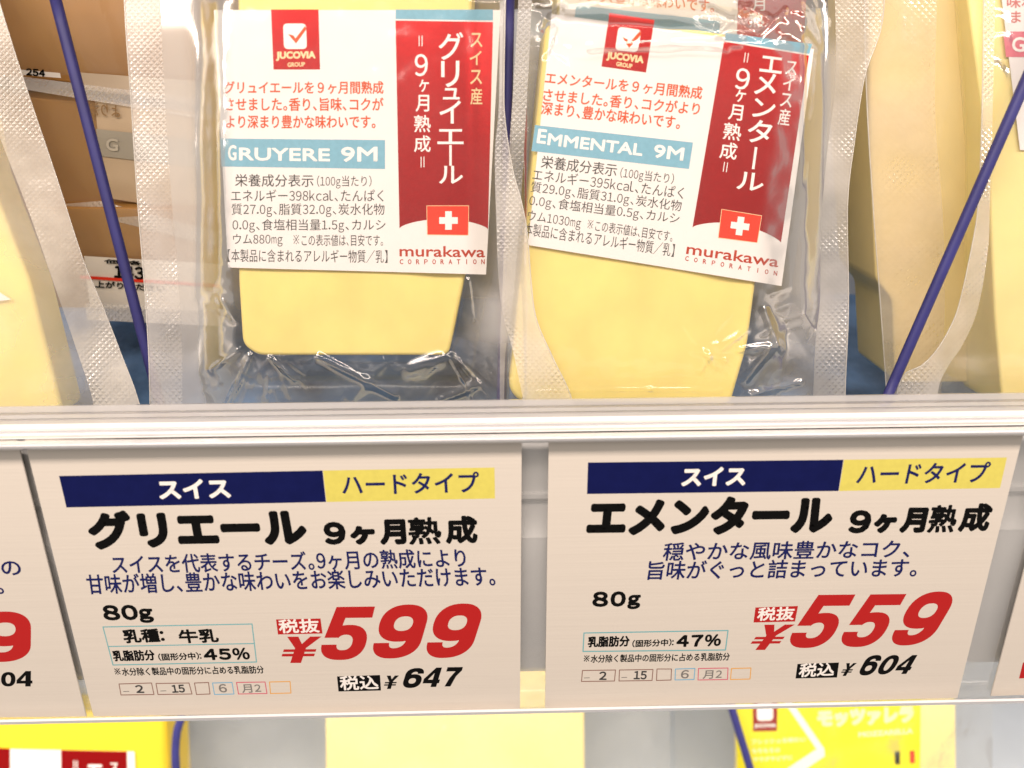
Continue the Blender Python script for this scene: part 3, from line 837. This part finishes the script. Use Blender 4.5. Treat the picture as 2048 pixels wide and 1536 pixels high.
sheet('back_film', Lseam1, Rseam1, -60, 930, 30, 60, lambda x, y: PACK.at(x, y, -7.5 * MM - 11.5 * MM * sstep(inside((x, y), P1) / 60 + 1) + .8 * MM * mnoise.noise(Vector((x * .01, y * .01, 9)))), M['flange'], t, loose=lambda x, y: 1 - sstep((y - 560) / 140))

# ---- emmental, front
P2 = [(1092, 46), (1400, 58), (1566, 88), (1514, 560), (1497, 690), (1462, 812), (1040, 806), (1017, 780), (1032, 640)]
ridges2 = [((1105, 40), (1420, 62), 1.3, 16), ((1180, 95), (1480, 85), .9, 12), ((1420, 20), (1500, 60), 1.2, 8), ((1500, 10), (1440, 60), 1.1, 7), ((1570, 20), (1520, 70), 1.3, 7),
           ((1600, 10), (1660, 130), .6, 9), ((1560, 60), (1630, 100), .4, 8), ((1480, 10), (1530, 30), 1.0, 6), ((1130, 60), (1100, 120), 1.0, 18), ((1090, 60), (1120, 20), 1.0, 8),
           ((1430, 690), (1400, 740), .5, 10), ((1450, 720), (1385, 700), .4, 8), ((1430, 735), (1370, 650), .4, 7), ((1440, 700), (1490, 660), .5, 10),
           ((1060, 785), (1300, 778), .5, 5), ((1300, 778), (1440, 782), .5, 5), ((1500, 790), (1600, 765), .7, 6), ((1480, 700), (1560, 690), .8, 9), ((1530, 620), (1560, 700), .7, 9), ((1490, 760), (1540, 700), .7, 8)]
ridges2 = [(a, b, m * .9, w * .85) for a, b, m, w in ridges2]
ridges2 += [((1120, 50), (1330, 76), 1.5, 30), ((1330, 76), (1540, 90), 1.1, 22), ((1110, 150), (1200, 70), 1.2, 26)]
ridges2 += creases(30, 1520, 22, (65, 20), .5, 3, 8, None, 11) + creases(8, 1650, 110, (18, 60), .22, 4, 9, None, 12) + creases(14, 1525, 700, (22, 70), .26, 4, 8, (1420, 700), 13)
ridges2 += creases(8, 1100, 60, (20, 50), .45, 5, 12, None, 14) + creases(8, 1430, 715, (25, 30), .22, 4, 7, (1400, 700), 15) + creases(8, 1540, 780, (50, 15), .3, 4, 8, None, 16)
lab2, film2, base2 = make_surf(PACK, P2, -3.2 * MM, 0.0, 130, ridges2, 0.32, 4.1, LQ2, 2.0, [(1567, 75, 1523, 455, .038)], [((1515, 0), (1455, 560), .6, 55), ((1250, 0), (1150, 560), .25, 90)])
t = thing('cheese_pack', 'clear pack of emmental with tilted red ribbon label, hanging above the 559 yen card', 'cheese', PACK.at(1260, 815), G_FRONT)
p2 = t
block('cheese_block', P2, PACK, 0.018, M['cheese'], t, 18, bevel=2.8 * MM)
LB = label_sheet(t, [(1103, 28), (1628, 98), (1563, 572), (1056, 490)], lab2)
k3 = .34180
def c3p(x, y): return (1000 + x * k3, y * k3)
XD2, UP2 = (.9925, .122), (.135, -.991)
logo(t, LB, lab2, [(1219, 26), (1309, 40), (1292, 145), (1203, 133)], [(1237, 53), (1283, 60), (1275, 105), (1230, 100)],
     [(1245, 74), (1255, 79), (1259, 85), (1280, 62), (1283, 69), (1258, 96)], ((1212, 121), (1286, 131), 19), ((1232, 132), (1264, 137), 9), UP2)
g = Ink()
for s_, a, b, h in (('エメンタールを９ヶ月間熟成', (1089, 168), (1403, 199), 26), ('させました。香り、コクがより', (1085, 202), (1398, 231), 26), ('深まり、豊かな味わいです。', (1081, 229), (1359, 259), 27)):
    lay(g, s_, a, b, h, UP2, 0, .45)
g.build('red_text', M['orange_text'], LB, lab2, .00003)
g = Ink(); g.grid([(1070, 250), (1386, 285), (1378, 338), (1063, 302)], 60, 2); g.build('name_band', M['band'], LB, lab2, .00003)
g = Ink()
lay(g, 'E', (1073, 286), (1091, 288), 29, UP2, 0, .9); lay(g, 'MMENTAL', (1094, 290), (1284, 312), 24, UP2, 0, 1.0); lay(g, '9M', (1306, 315), (1366, 322), 27, UP2, 0, 1.0)
g.build('name_lettering', M['white'], LB, lab2, .000055)
g = Ink()
lay(g, '栄養成分表示', (1081, 336), (1232, 354), 26, UP2, 0, .1); lay(g, '(100g当たり)', (1239, 359), (1346, 372), 25, UP2, 0, 0)
for s_, a, b, h in (('エネルギー395kcal、たんぱく', (1064, 360), (1366, 398), 24), ('質29.0g、脂質31.0g、炭水化物', (1060, 388), (1361, 427), 26), ('0.0g、食塩相当量0.5g、カルシ', (1057, 415), (1357, 452), 26)):
    lay(g, s_, a, b, h, UP2, 0, 0)
lay(g, 'ウム1030mg', (1054, 445), (1160, 461), 25, UP2); lay(g, '※この表示値は、目安です。', (1174, 460), (1344, 484), 22, UP2)
lay(g, '【本製品に含まれるアレルギー物質／乳】', (1040, 469), (1347, 514), 26, UP2)
g.build('nutrition_text', M['grey_ink'], LB, lab2, .00003)
g = Ink(); g.grid([(1452, 66), (1624, 88), (1619, 108), (1449, 80)], 60, 2); g.build('top_strip', M['band'], LB, lab2, .00003)
g = Ink(); g.grid([(1448, 83), (1618, 111), (1562, 485), (1385, 455)], 90, 14, bot=lambda u: -22 * math.sin(math.pi * u) ** .7 if 0 < u < 1 else 0)
rb = g.build('red_ribbon', M['foil'], LB, lab2, .00003)
for p in rb.data.polygons: p.use_smooth = True
flagpart(LB, lab2, [(1444, 419), (1523, 432), (1514, 485), (1437, 475)], (1480, 452), XD2, UP2)
g = Ink()
for ch, cx, cy, w_, h_, r_ in (('エ', 1588, 378, 130, 95, 0), ('メ', 1556, 492, 125, 130, 0), ('ン', 1545, 635, 130, 110, 0), ('タ', 1520, 770, 140, 135, 0), ('ー', 1490, 925, 16, 130, 1), ('ル', 1466, 1062, 155, 105, 0)):
    box(g, ch, c3p(cx, cy), w_ * k3, h_ * k3, XD2, UP2, w=.6, rot=bool(r_))
for cx, cy in ((1432, 336), (1450, 338), (1310, 976), (1328, 979)):
    x, y = c3p(cx, cy); g.stroke([(x + 1.3, y - 9), (x - 1.3, y + 9)], 0.8)
for ch, cx, cy, w_, h_ in (('9', 1420, 462, 82, 125), ('ヶ', 1408, 562, 60, 72), ('月', 1380, 658, 82, 92), ('熟', 1360, 770, 105, 100), ('成', 1338, 882, 100, 98)):
    box(g, ch, c3p(cx, cy), w_ * k3, h_ * k3, XD2, UP2, w=.35)
g.build('ribbon_lettering', M['white'], LB, lab2, .000055)
g = Ink()
for ch, cx, cy in (('ス', 1705, 398), ('イ', 1690, 490), ('ス', 1676, 586), ('産', 1664, 685)):
    box(g, ch, c3p(cx, cy), 68 * k3, (80 if ch != '産' else 98) * k3, XD2, UP2, w=.3)
g.build('origin_lettering', M['white'], LB, lab2, .000055)
g = Ink(); lay(g, 'murakawa', (1372, 508), (1556, 535), 22, UP2, 0, .5)
g.build('maker_lettering', M['brand_text'], LB, lab2, .00003)
g = Ink()
for i, ch in enumerate('CORPORATION'):
    box(g, ch, (1374 + i * 17.7, 517 + i * 2.95), 7 if ch != 'I' else 1.6, 9.5, XD2, UP2, w=.25)
g.build('maker_small_lettering', M['brand_text'], LB, lab2, .00003)
Ledge2 = smooth_line([(1040, -60), (1030, 120), (1012, 400), (1004, 600), (1000, 700), (1000, 940)])
Lseam2 = smooth_line([(1066, -60), (1058, 120), (1042, 400), (1026, 600), (1010, 720), (1008, 940)])
Rseam2 = smooth_line([(1668, -60), (1672, 150), (1655, 300), (1642, 450), (1640, 600), (1630, 700), (1622, 940)])
Redge2 = smooth_line([(1772, -60), (1763, 53), (1730, 150), (1708, 290), (1695, 411), (1697, 609), (1690, 795), (1690, 940)])
def fl2(x, y, h=0.0): return PACK.at(x, y, -5.2 * MM + 1.0 * MM * mnoise.noise(Vector((x * .005, y * .006, 7))) + h)
def film2b(x, y, h=0.0):
    a = film2(x, y, h)
    k = sstep((x - 1600) / 60)
    if k > 0: a = a.lerp(fl2(x, y, h), k)
    k = sstep((1060 - x) / 50)
    if k > 0: a = a.lerp(fl2(x, y, h), k)
    return a
sheet('wrap_film', Lseam2, Rseam2, -60, 930, 170, 230, film2b, film_mat('glossy_tight_film', 0.03, gloss=1.2, bump=0.00012, bscale=90, rough=0.12), t, loose=lambda x, y: sstep(-max(inside((x, y), P2) + 6, inside((x, y), LQ2)) / 70) * (1 - .5 * sstep((y - 640) / 90)) * sstep((y - 50) / 60))
s1 = sheet('seal_strip', Rseam2, Redge2, -60, 930, 18, 60, fl2, M['emboss'], t)
rim('film_edge', Redge2, -60, 930, lambda x, y: fl2(x, y, .05 * MM), .00011, M['edge'], s1)
s1 = sheet('seal_strip', Ledge2, Lseam2, -60, 930, 6, 40, fl2, M['emboss'], t)
sheet('back_film', Lseam2, Rseam2, -60, 930, 30, 60, lambda x, y: PACK.at(x, y, -7.5 * MM - 11.5 * MM * sstep(inside((x, y), P2) / 60 + 1) + .8 * MM * mnoise.noise(Vector((x * .01, y * .01, 12)))), M['flange'], t, loose=lambda x, y: (1 - sstep((y - 560) / 140)) * sstep((y - 60) / 80))

# ---- the pack behind the emmental, its label showing over the top
B2 = back_plane(.030, 14)
t = thing('cheese_pack', 'second emmental pack standing directly behind the front one, only the label middle showing', 'cheese', B2.at(1300, 700), G_FRONT)
def bs2(x, y, h=0.0): return B2.at(x, y, .6 * MM + h)
block('cheese_block', [(1110, -260), (1560, -260), (1540, 420), (1120, 420)], B2, 0.016, M['cheese'], t, 14)
LB = label_sheet(t, [(1125, -240), (1580, -240), (1545, 240), (1115, 225)], bs2, 6, 6)
g = Ink(); lay(g, '深まり、豊かな味わいです。', (1146, 0), (1428, 26), 26, (.06, -1), 0, .4); lay(g, 'させました。香り、コクがより', (1150, -36), (1450, -8), 26, (.06, -1), 0, .4); g.build('red_text', M['orange_text'], LB, bs2, .00008)
g = Ink(); g.poly([(1152, 10), (1440, 42), (1436, 100), (1146, 70)]); g.build('name_band', M['band'], LB, bs2, .00008)
g = Ink(); g.poly([(1482, -200), (1625, -200), (1600, 200), (1470, 200)]); g.build('red_ribbon', M['foil'], LB, bs2, .00008)
g = Ink(); box(g, '月', (1517, 8), 26, 28, w=.3); box(g, '熟', (1513, 40), 30, 30, w=.3); box(g, 'ヶ', (1520, -22), 18, 22, w=.3); g.build('ribbon_lettering', M['white'], LB, bs2, .00014)
sheet('wrap_film', [(1060, -260), (1060, 500)], [(1690, -260), (1690, 500)], -260, 480, 40, 40,
      lambda x, y: B2.at(x, y, 1.6 * MM + 1.4 * MM * mnoise.noise(Vector((x * .02, y * .02, 1)))), M['film'], t)

# ---- front left pack, leaning in from the photo's left edge
PL = Plane(PACK.at(60, 812) + Vector((0, -.002, 0)), tilt(22, 14))
t = thing('cheese_pack', 'blurred yellow cheese pack leaning in at the far left edge behind the rail', 'cheese', PL.at(-60, 812), G_FRONT)
block('cheese_block', [(-400, -200), (-120, -160), (-30, 330), (60, 560), (128, 830), (-400, 830)], PL, 0.014, M['cheese'], t, 16)
edgeL = smooth_line([(-20, -60), (0, 10), (44, 150), (113, 355), (165, 516), (205, 612), (239, 700), (280, 813), (300, 940)])
seamL = smooth_line([(-110, -60), (-80, 60), (-10, 250), (60, 430), (105, 560), (150, 690), (188, 813), (200, 940)])
innL = [(-400, -60), (-400, 940)]
def flL(x, y, h=0.0): return PL.at(x, y, 1.2 * MM + .9 * MM * mnoise.noise(Vector((x * .006, y * .006, 21))) + h)
sheet('wrap_film', innL, seamL, -60, 930, 40, 50, flL, film_mat('soft_film', 0.30, gloss=.7, bump=.0002), t)
s1 = sheet('seal_strip', seamL, edgeL, -60, 930, 14, 60, flL, film_mat('embossed_film_dense', 0.66, col=(.92, .87, .78), gloss=.9, emboss=.00009, eper=.0014, rough=.26), t)
rim('film_edge', edgeL, -60, 930, lambda x, y: flL(x, y, .05 * MM), .00011, M['edge'], s1)
g = Ink(); g.poly([(-150, 520), (0, 585), (22, 599), (0, 602), (-150, 640)]); g.build('label', M['paper'], t, lambda x, y, h=0: flL(x, y, h - .6 * MM), 0)

# ---- front right pack
PR = Plane(PACK.at(2000, 812), tilt(18, -6))
t = thing('cheese_pack', 'pale cheese pack with a pink banded label at the far right edge', 'cheese', PR.at(2080, 812), G_FRONT)
block('cheese_block', [(1925, -80), (2500, -80), (2500, 820), (2006, 820), (1990, 640), (1975, 300)], PR, 0.018, M['cheese2'], t, 14)
def lsr(x, y, h=0.0): return PR.at(x, y, .5 * MM + h)
LB = label_sheet(t, [(1994, -80), (2400, -80), (2400, 310), (2040, 300)], lsr, 6, 4)
g = Ink(); g.poly([(2006, 63), (2300, 63), (2300, 114), (2012, 114)]); g.build('name_band', mat('rose_ink', (.66, .17, .22), .4), LB, lsr, .00006)
g = Ink(); lay(g, 'G', (2024, 104), (2050, 104), 30, w=.9); g.build('name_lettering', M['white'], LB, lsr, .00012)
g = Ink(); lay(g, '味わい', (2014, 16), (2100, 16), 24, w=.4); lay(g, 'まます', (2022, 46), (2100, 46), 24, w=.4); g.build('red_text', mat('pink_text_ink', (.55, .15, .14), .4), LB, lsr, .00006)
# the curled flange: its border runs down, round and up again
curl = smooth_line([(1968, -60), (1966, 120), (1962, 300), (1957, 400), (1948, 470), (1919, 606), (1895, 665), (1868, 707), (1838, 735), (1805, 752), (1790, 815), (1786, 940)])
seamR = smooth_line([(1992, -60), (1986, 200), (1980, 400), (1976, 500), (1955, 620), (1925, 690), (1895, 735), (1875, 790), (1870, 940)])
inR = [(2500, -60), (2500, 940)]
def flR(x, y, h=0.0): return PR.at(x, y, .9 * MM + 1.5 * MM * sstep((1985 - x) / 120) + .5 * MM * mnoise.noise(Vector((x * .01, y * .01, 31))) + h)
ridR = [((1975, 30), (2010, 45), 1., 8), ((1970, 90), (2012, 80), 1., 8), ((1975, 120), (2008, 150), 1.2, 9)]
def flR2(x, y):
    z = 0
    for a, b, am, w in ridR: z += am * MM * math.exp(-(dist_seg((x, y), a, b) / w) ** 2)
    return flR(x, y, z)
sheet('wrap_film', seamR, inR, -60, 930, 60, 70, flR2, M['cling'], t)
s1 = sheet('seal_strip', curl, seamR, -60, 930, 14, 90, flR, M['emboss'], t)
rim('film_edge', curl, -60, 930, lambda x, y: flR(x, y, .05 * MM), .00011, M['edge'], s1, 80)

# ---- pack behind, between the emmental and the right rod
B3 = back_plane(.016, 12)
t = thing('cheese_pack', 'beige cheese pack toned down for shade, standing further back, behind the right blue rod', 'cheese', B3.at(1850, 760), G_FRONT)
block('cheese_block', [(1735, -160), (2000, -160), (2000, 765), (1790, 765), (1785, 600), (1752, 560), (1740, 300)], B3, 0.02, M['shaded_cheese'], t, 12)
eB3 = smooth_line([(1728, -160), (1732, 160), (1746, 411), (1757, 558), (1770, 738), (1776, 830)])
def flB3(x, y, h=0.0): return B3.at(x, y, 1.2 * MM + 1.2 * MM * mnoise.noise(Vector((x * .012, y * .006, 41))) + h)
sB = smooth_line([(1880, -160), (1870, 200), (1885, 420), (1890, 600), (1880, 830)])
sheet('wrap_film', sB, [(2060, -160), (2060, 830)], -160, 828, 20, 40, flB3, M['film'], t)
s1 = sheet('seal_strip', eB3, sB, -160, 828, 12, 60, flB3, film_mat('embossed_film_soft', 0.42, col=(.86, .78, .66), gloss=.8, emboss=.00005, eper=.0016, rough=.25), t)
rim('film_edge', eB3, -160, 828, lambda x, y: flB3(x, y, .05 * MM), .00012, M['edge'], s1)

# ---- the stack of amber packs in shade at the left
for k, (ya, yb, lb, d) in enumerate(((-150, 150, 'amber pack at the top of the shaded stack behind the left rod', .042),
                                     (178, 404, 'amber pack in the middle of the shaded stack behind the left rod', .038),
                                     (418, 622, 'amber pack at the bottom of the shaded stack, its white price sticker showing', .034))):
    BP = back_plane(d, 6)
    sl = .10
    t = thing('cheese_pack', lb, 'cheese', BP.at(220, yb), 'amber cheese packs stacked at the left')
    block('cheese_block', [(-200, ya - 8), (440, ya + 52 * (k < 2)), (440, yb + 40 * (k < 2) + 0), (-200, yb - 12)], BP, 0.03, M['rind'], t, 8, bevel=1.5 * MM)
    def fs(x, y, h=0.0): return BP.at(x, y, 1.0 * MM + .5 * MM * mnoise.noise(Vector((x * .01, y * .02, 51 + k))) + h)
    yy = (150, 402, 612)[k]
    q = [(20, yy), (430, yy + 52), (430, yy + 92), (20, yy + 24)] if k == 0 else [(100, yy + 8), (200, yy), (440, yy + 62), (440, yy + 92)] if k == 1 else [(170, yy - 5), (440, yy + 5), (440, yy + 40), (175, yy + 28)]
    vs = []; uv = []
    for j in range(5):
        for i in range(21):
            u, v = i / 20, j / 4
            x = (q[0][0] * (1 - u) + q[1][0] * u) * (1 - v) + (q[3][0] * (1 - u) + q[2][0] * u) * v
            y = (q[0][1] * (1 - u) + q[1][1] * u) * (1 - v) + (q[3][1] * (1 - u) + q[2][1] * u) * v
            vs.append(fs(x, y, (2 + 3 * v) * MM)); uv.append((x * .00011, y * .00011))
    mesh('seal_strip', vs, [(j * 21 + i, j * 21 + i + 1, j * 21 + i + 22, j * 21 + i + 21) for j in range(4) for i in range(20)], M['emboss'], t, uv=uv)
    sheet('wrap_film', [(-200, -300), (-200, 900)], [(440, -300), (440, 900)], ya, yb, 20, 10, fs, M['film'], t)
    if k == 0:
        g = Ink(); g.poly([(40, 139), (120, 146), (122, 156), (44, 150)]); st = g.build('label', M['paper'], t, fs, .0012)
        g = Ink(); lay(g, '254', (52, 151), (90, 154), 15, w=.9); g.build('label_lettering', M['black'], st, fs, .0014)
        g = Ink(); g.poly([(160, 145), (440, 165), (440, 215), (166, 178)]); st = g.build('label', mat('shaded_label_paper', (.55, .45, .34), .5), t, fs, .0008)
    if k == 1:
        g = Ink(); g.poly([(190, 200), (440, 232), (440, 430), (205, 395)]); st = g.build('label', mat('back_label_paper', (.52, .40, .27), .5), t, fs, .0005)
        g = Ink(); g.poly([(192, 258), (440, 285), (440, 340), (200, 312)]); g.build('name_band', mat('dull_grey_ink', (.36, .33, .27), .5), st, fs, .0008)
        g = Ink(); lay(g, 'G', (212, 301), (236, 303), 25, w=.9); g.build('label_lettering', mat('greyish_ink', (.50, .46, .38), .5), st, fs, .0011); g = Ink(); lay(g, 'より深', (240, 236), (176, 230), 26, w=.4); g.build('label_lettering', mat('show_through_ink', (.27, .16, .07), .5), st, fs, .0011)  # greyish letter on the band, brown lettering above it
    if k == 2:
        g = Ink(); g.poly([(168, 512), (440, 528), (440, 624), (180, 614)]); st = g.build('label', mat('sticker_paper', (.82, .76, .68), .45), t, fs, .0008)
        g = Ink(); g.stroke([(160, 554), (440, 572)], 3.0, cap=False); g.build('red_line', M['flag'], st, fs, .0012)
        g = Ink(); lay(g, '143', (228, 556), (288, 560), 26, w=1.3); lay(g, '上がりください', (190, 575), (330, 584), 14, w=.6); lay(g, '価格', (208, 527), (282, 531), 9, w=.5); g.build('label_lettering', M['black'], st, fs, .0012)

# ================================================================== BLUE DIVIDER RODS
G_ROD = 'blue divider rods on the shelves'
RB = back_plane(.010, 2)
def rod(a, b, pl_a, pl_b, r, label):
    pa, pb = pl_a(*a), pl_b(*b)
    t = tube('divider_rod', [pa.lerp(pb, i / 12) for i in range(13)], r, M['rod'])
    tag(t, label, 'divider', G_ROD)
rod((101, -40), (330, 845), lambda x, y: PACK.at(x, y, -14 * MM), lambda x, y: PACK.at(x, y, -11 * MM), .00115, 'blue rod slanting down in front of the stacked amber packs')
rod((1019, -40), (1002, 850), lambda x, y: PACK.at(x, y, -9 * MM), lambda x, y: PACK.at(x, y, -9 * MM), .0011, 'upright blue rod between the gruyere pack and the emmental pack')
rod((2140, -40), (1765, 815), lambda x, y: PR.at(x, y, 4.5 * MM), lambda x, y: PR.at(x, y, 4.5 * MM), .00105, 'blue rod slanting down in front of the pale pack at the right')

# ================================================================== LOWER SHELF
LOW = Plane(CAM + ray(1024, 1480) * 0.255, tilt(38))
ZL = LOW.at(1024, 1800).z
M['lower_deck'] = mat('lower_deck_paint', (.46, .50, .56), .35, var=.12, vscale=14)
ld = extrude_x('lower_shelf_deck', [(LOW.at(1024, 1800).y - .05, ZL), (.5, ZL), (.5, ZL - .003), (LOW.at(1024, 1800).y - .05, ZL - .003)], -.6, .6, M['lower_deck'], closed=True)
tag(ld, kind='structure')
lb_ = extrude_x('lower_shelf_back', [(LOW.at(1024, 1300).y + .05, ZL), (LOW.at(1024, 1300).y + .05, ZL + .25), (LOW.at(1024, 1300).y + .055, ZL + .25), (LOW.at(1024, 1300).y + .055, ZL)], -.6, .6, mat('lower_back_paint', (.52, .55, .60), .4, var=.07, vscale=14, stretch=(3, 1, .3)), closed=True)
tag(lb_, kind='structure')
G_LOW = 'cheese packs on the lower shelf'
def low(x, y, h=0.0): return LOW.at(x, y, h)
def lowfilm(t, x0, x1, h, m, seed):
    return sheet('wrap_film', [(x0, 1250), (x0, 1800)], [(x1, 1250), (x1, 1800)], 1300, 1790, 30, 40,
          lambda x, y: LOW.at(x, y, h + 1.6 * MM * mnoise.noise(Vector((x * .012, y * .010, seed))) + 1.0 * MM * mnoise.noise(Vector((x * .03, y * .02, seed + 3)))), m, t)
t = thing('cheese_pack', 'bright yellow pack with red and white label on the lower shelf, bottom left', 'cheese', low(150, 1790), G_LOW)
o = block('pack_body', [(-400, 1425), (330, 1425), (345, 1790), (-400, 1790)], LOW, .02, M['yellow_pack'], t, 20, bevel=7 * MM)
LB = label_sheet(t, [(-200, 1493), (269, 1503), (275, 1720), (-200, 1720)], lambda x, y, h=0: low(x, y, .5 * MM + h), 4, 4)
def lowl(x, y, h=0.0): return low(x, y, .5 * MM + h)
g = Ink(); g.poly([(122, 1500), (254, 1503), (258, 1715), (124, 1715)]); g.build('red_ribbon', M['foil'], LB, lowl, .000015)
g = Ink(); g.poly([(-60, 1494), (20, 1497), (20, 1600), (-60, 1600)]); g.build('logo_panel', M['foil'], LB, lowl, .000015)
g = Ink(); box(g, 'モ', (190, 1548), 34, 38, w=1); box(g, 'ス', (228, 1535), 18, 18, w=.4); g.stroke([(148, 1522), (148, 1545)], 1); g.stroke([(154, 1522), (154, 1545)], 1); g.build('ribbon_lettering', M['white'], LB, lowl, .00005)
t = thing('cheese_pack', 'pale cheese pack in grey clear film on the lower shelf, under the 599 yen card', 'cheese', low(900, 1790), G_LOW)
block('cheese_block', [(648, 1250), (1168, 1250), (1172, 1790), (652, 1790)], LOW, .018, M['cheese2'], t, 12)
lowfilm(t, 375, 1340, 1.6 * MM, film_mat('low_film', .14, gloss=1.0, bump=.0009, bscale=70), 61)
block('cheese_block', [(1500, 1250), (1912, 1250), (1918, 1790), (1500, 1790)], LOW, .018, M['cheese2'],
      thing('cheese_pack', 'mozzarella pack with lemon yellow label on the lower shelf, under the 559 yen card', 'cheese', low(1700, 1790), G_LOW), 12)
t = [o for o in COL.objects if o.type == 'EMPTY'][-1]
LB = label_sheet(t, [(1470, 1340), (1842, 1330), (1838, 1720), (1478, 1720)], lowl, 4, 4)
LB.data.materials.clear(); LB.data.materials.append(M['lemon'])
g = Ink(); g.poly([(1505, 1380), (1556, 1380), (1554, 1462), (1506, 1463)]); g.build('logo_panel', M['foil'], LB, lowl, .000015)
g = Ink(); g.poly(round_poly([(1514, 1405), (1546, 1404), (1546, 1441), (1514, 1442)], 8)); lay(g, 'JUCOVIA', (1509, 1457), (1552, 1456), 9, w=.5); g.build('logo_lettering', M['white'], LB, lowl, .00005)
g = Ink(); g.stroke([(1560, 1380), (1586, 1418), (1642, 1500)], 6.5); g.poly([(1648, 1495), (1650, 1512), (1580, 1560), (1540, 1560), (1630, 1500)]); g.build('white_chevron', M['paper'], LB, lowl, .000015)
g = Ink(); lay(g, 'モッツァレラ', (1634, 1456), (1828, 1446), 35, w=3.0); lay(g, 'MOZZARELLA', (1717, 1475), (1826, 1467), 11, w=.9)
lay(g, 'フレッシュな味わい', (1503, 1489), (1612, 1484), 11, w=.5); lay(g, 'もちもちの', (1504, 1507), (1560, 1505), 10, w=.5); lay(g, 'サラダやピザに', (1506, 1524), (1585, 1520), 10, w=.5)
g.build('name_lettering', M['pale_yellow'], LB, lowl, .00003)
g = Ink(); g.poly([(1789, 1503), (1800, 1502), (1800, 1529), (1790, 1529)]); g.build('flag_stripe', M['black'], LB, lowl, .000015)
g = Ink(); g.poly([(1819, 1502), (1829, 1501), (1830, 1526), (1820, 1527)]); g.build('flag_stripe', M['flag'], LB, lowl, .000015)
lowfilm(t, 1350, 1985, 1.8 * MM, film_mat('low_film_beige', .05, margin=0, col=(.9, .84, .72), gloss=1.0, bump=.0007, bscale=70), 71)
def lrod(pts, label):
    q = smooth_line(pts, 6)
    o = tube('divider_rod', [low(x, y, 6 * MM) for x, y in q], .0013, M['rod'])
    tag(o, label, 'divider', G_ROD)
lrod([(378, 1380), (362, 1437), (354, 1464), (351, 1502), (352, 1536), (356, 1600), (370, 1780)], 'blue rod bowing beside the yellow pack on the lower shelf')
lrod([(1452, 1370), (1463, 1414), (1500, 1536), (1520, 1602), (1570, 1780)], 'blue rod beside the lemon label on the lower shelf')
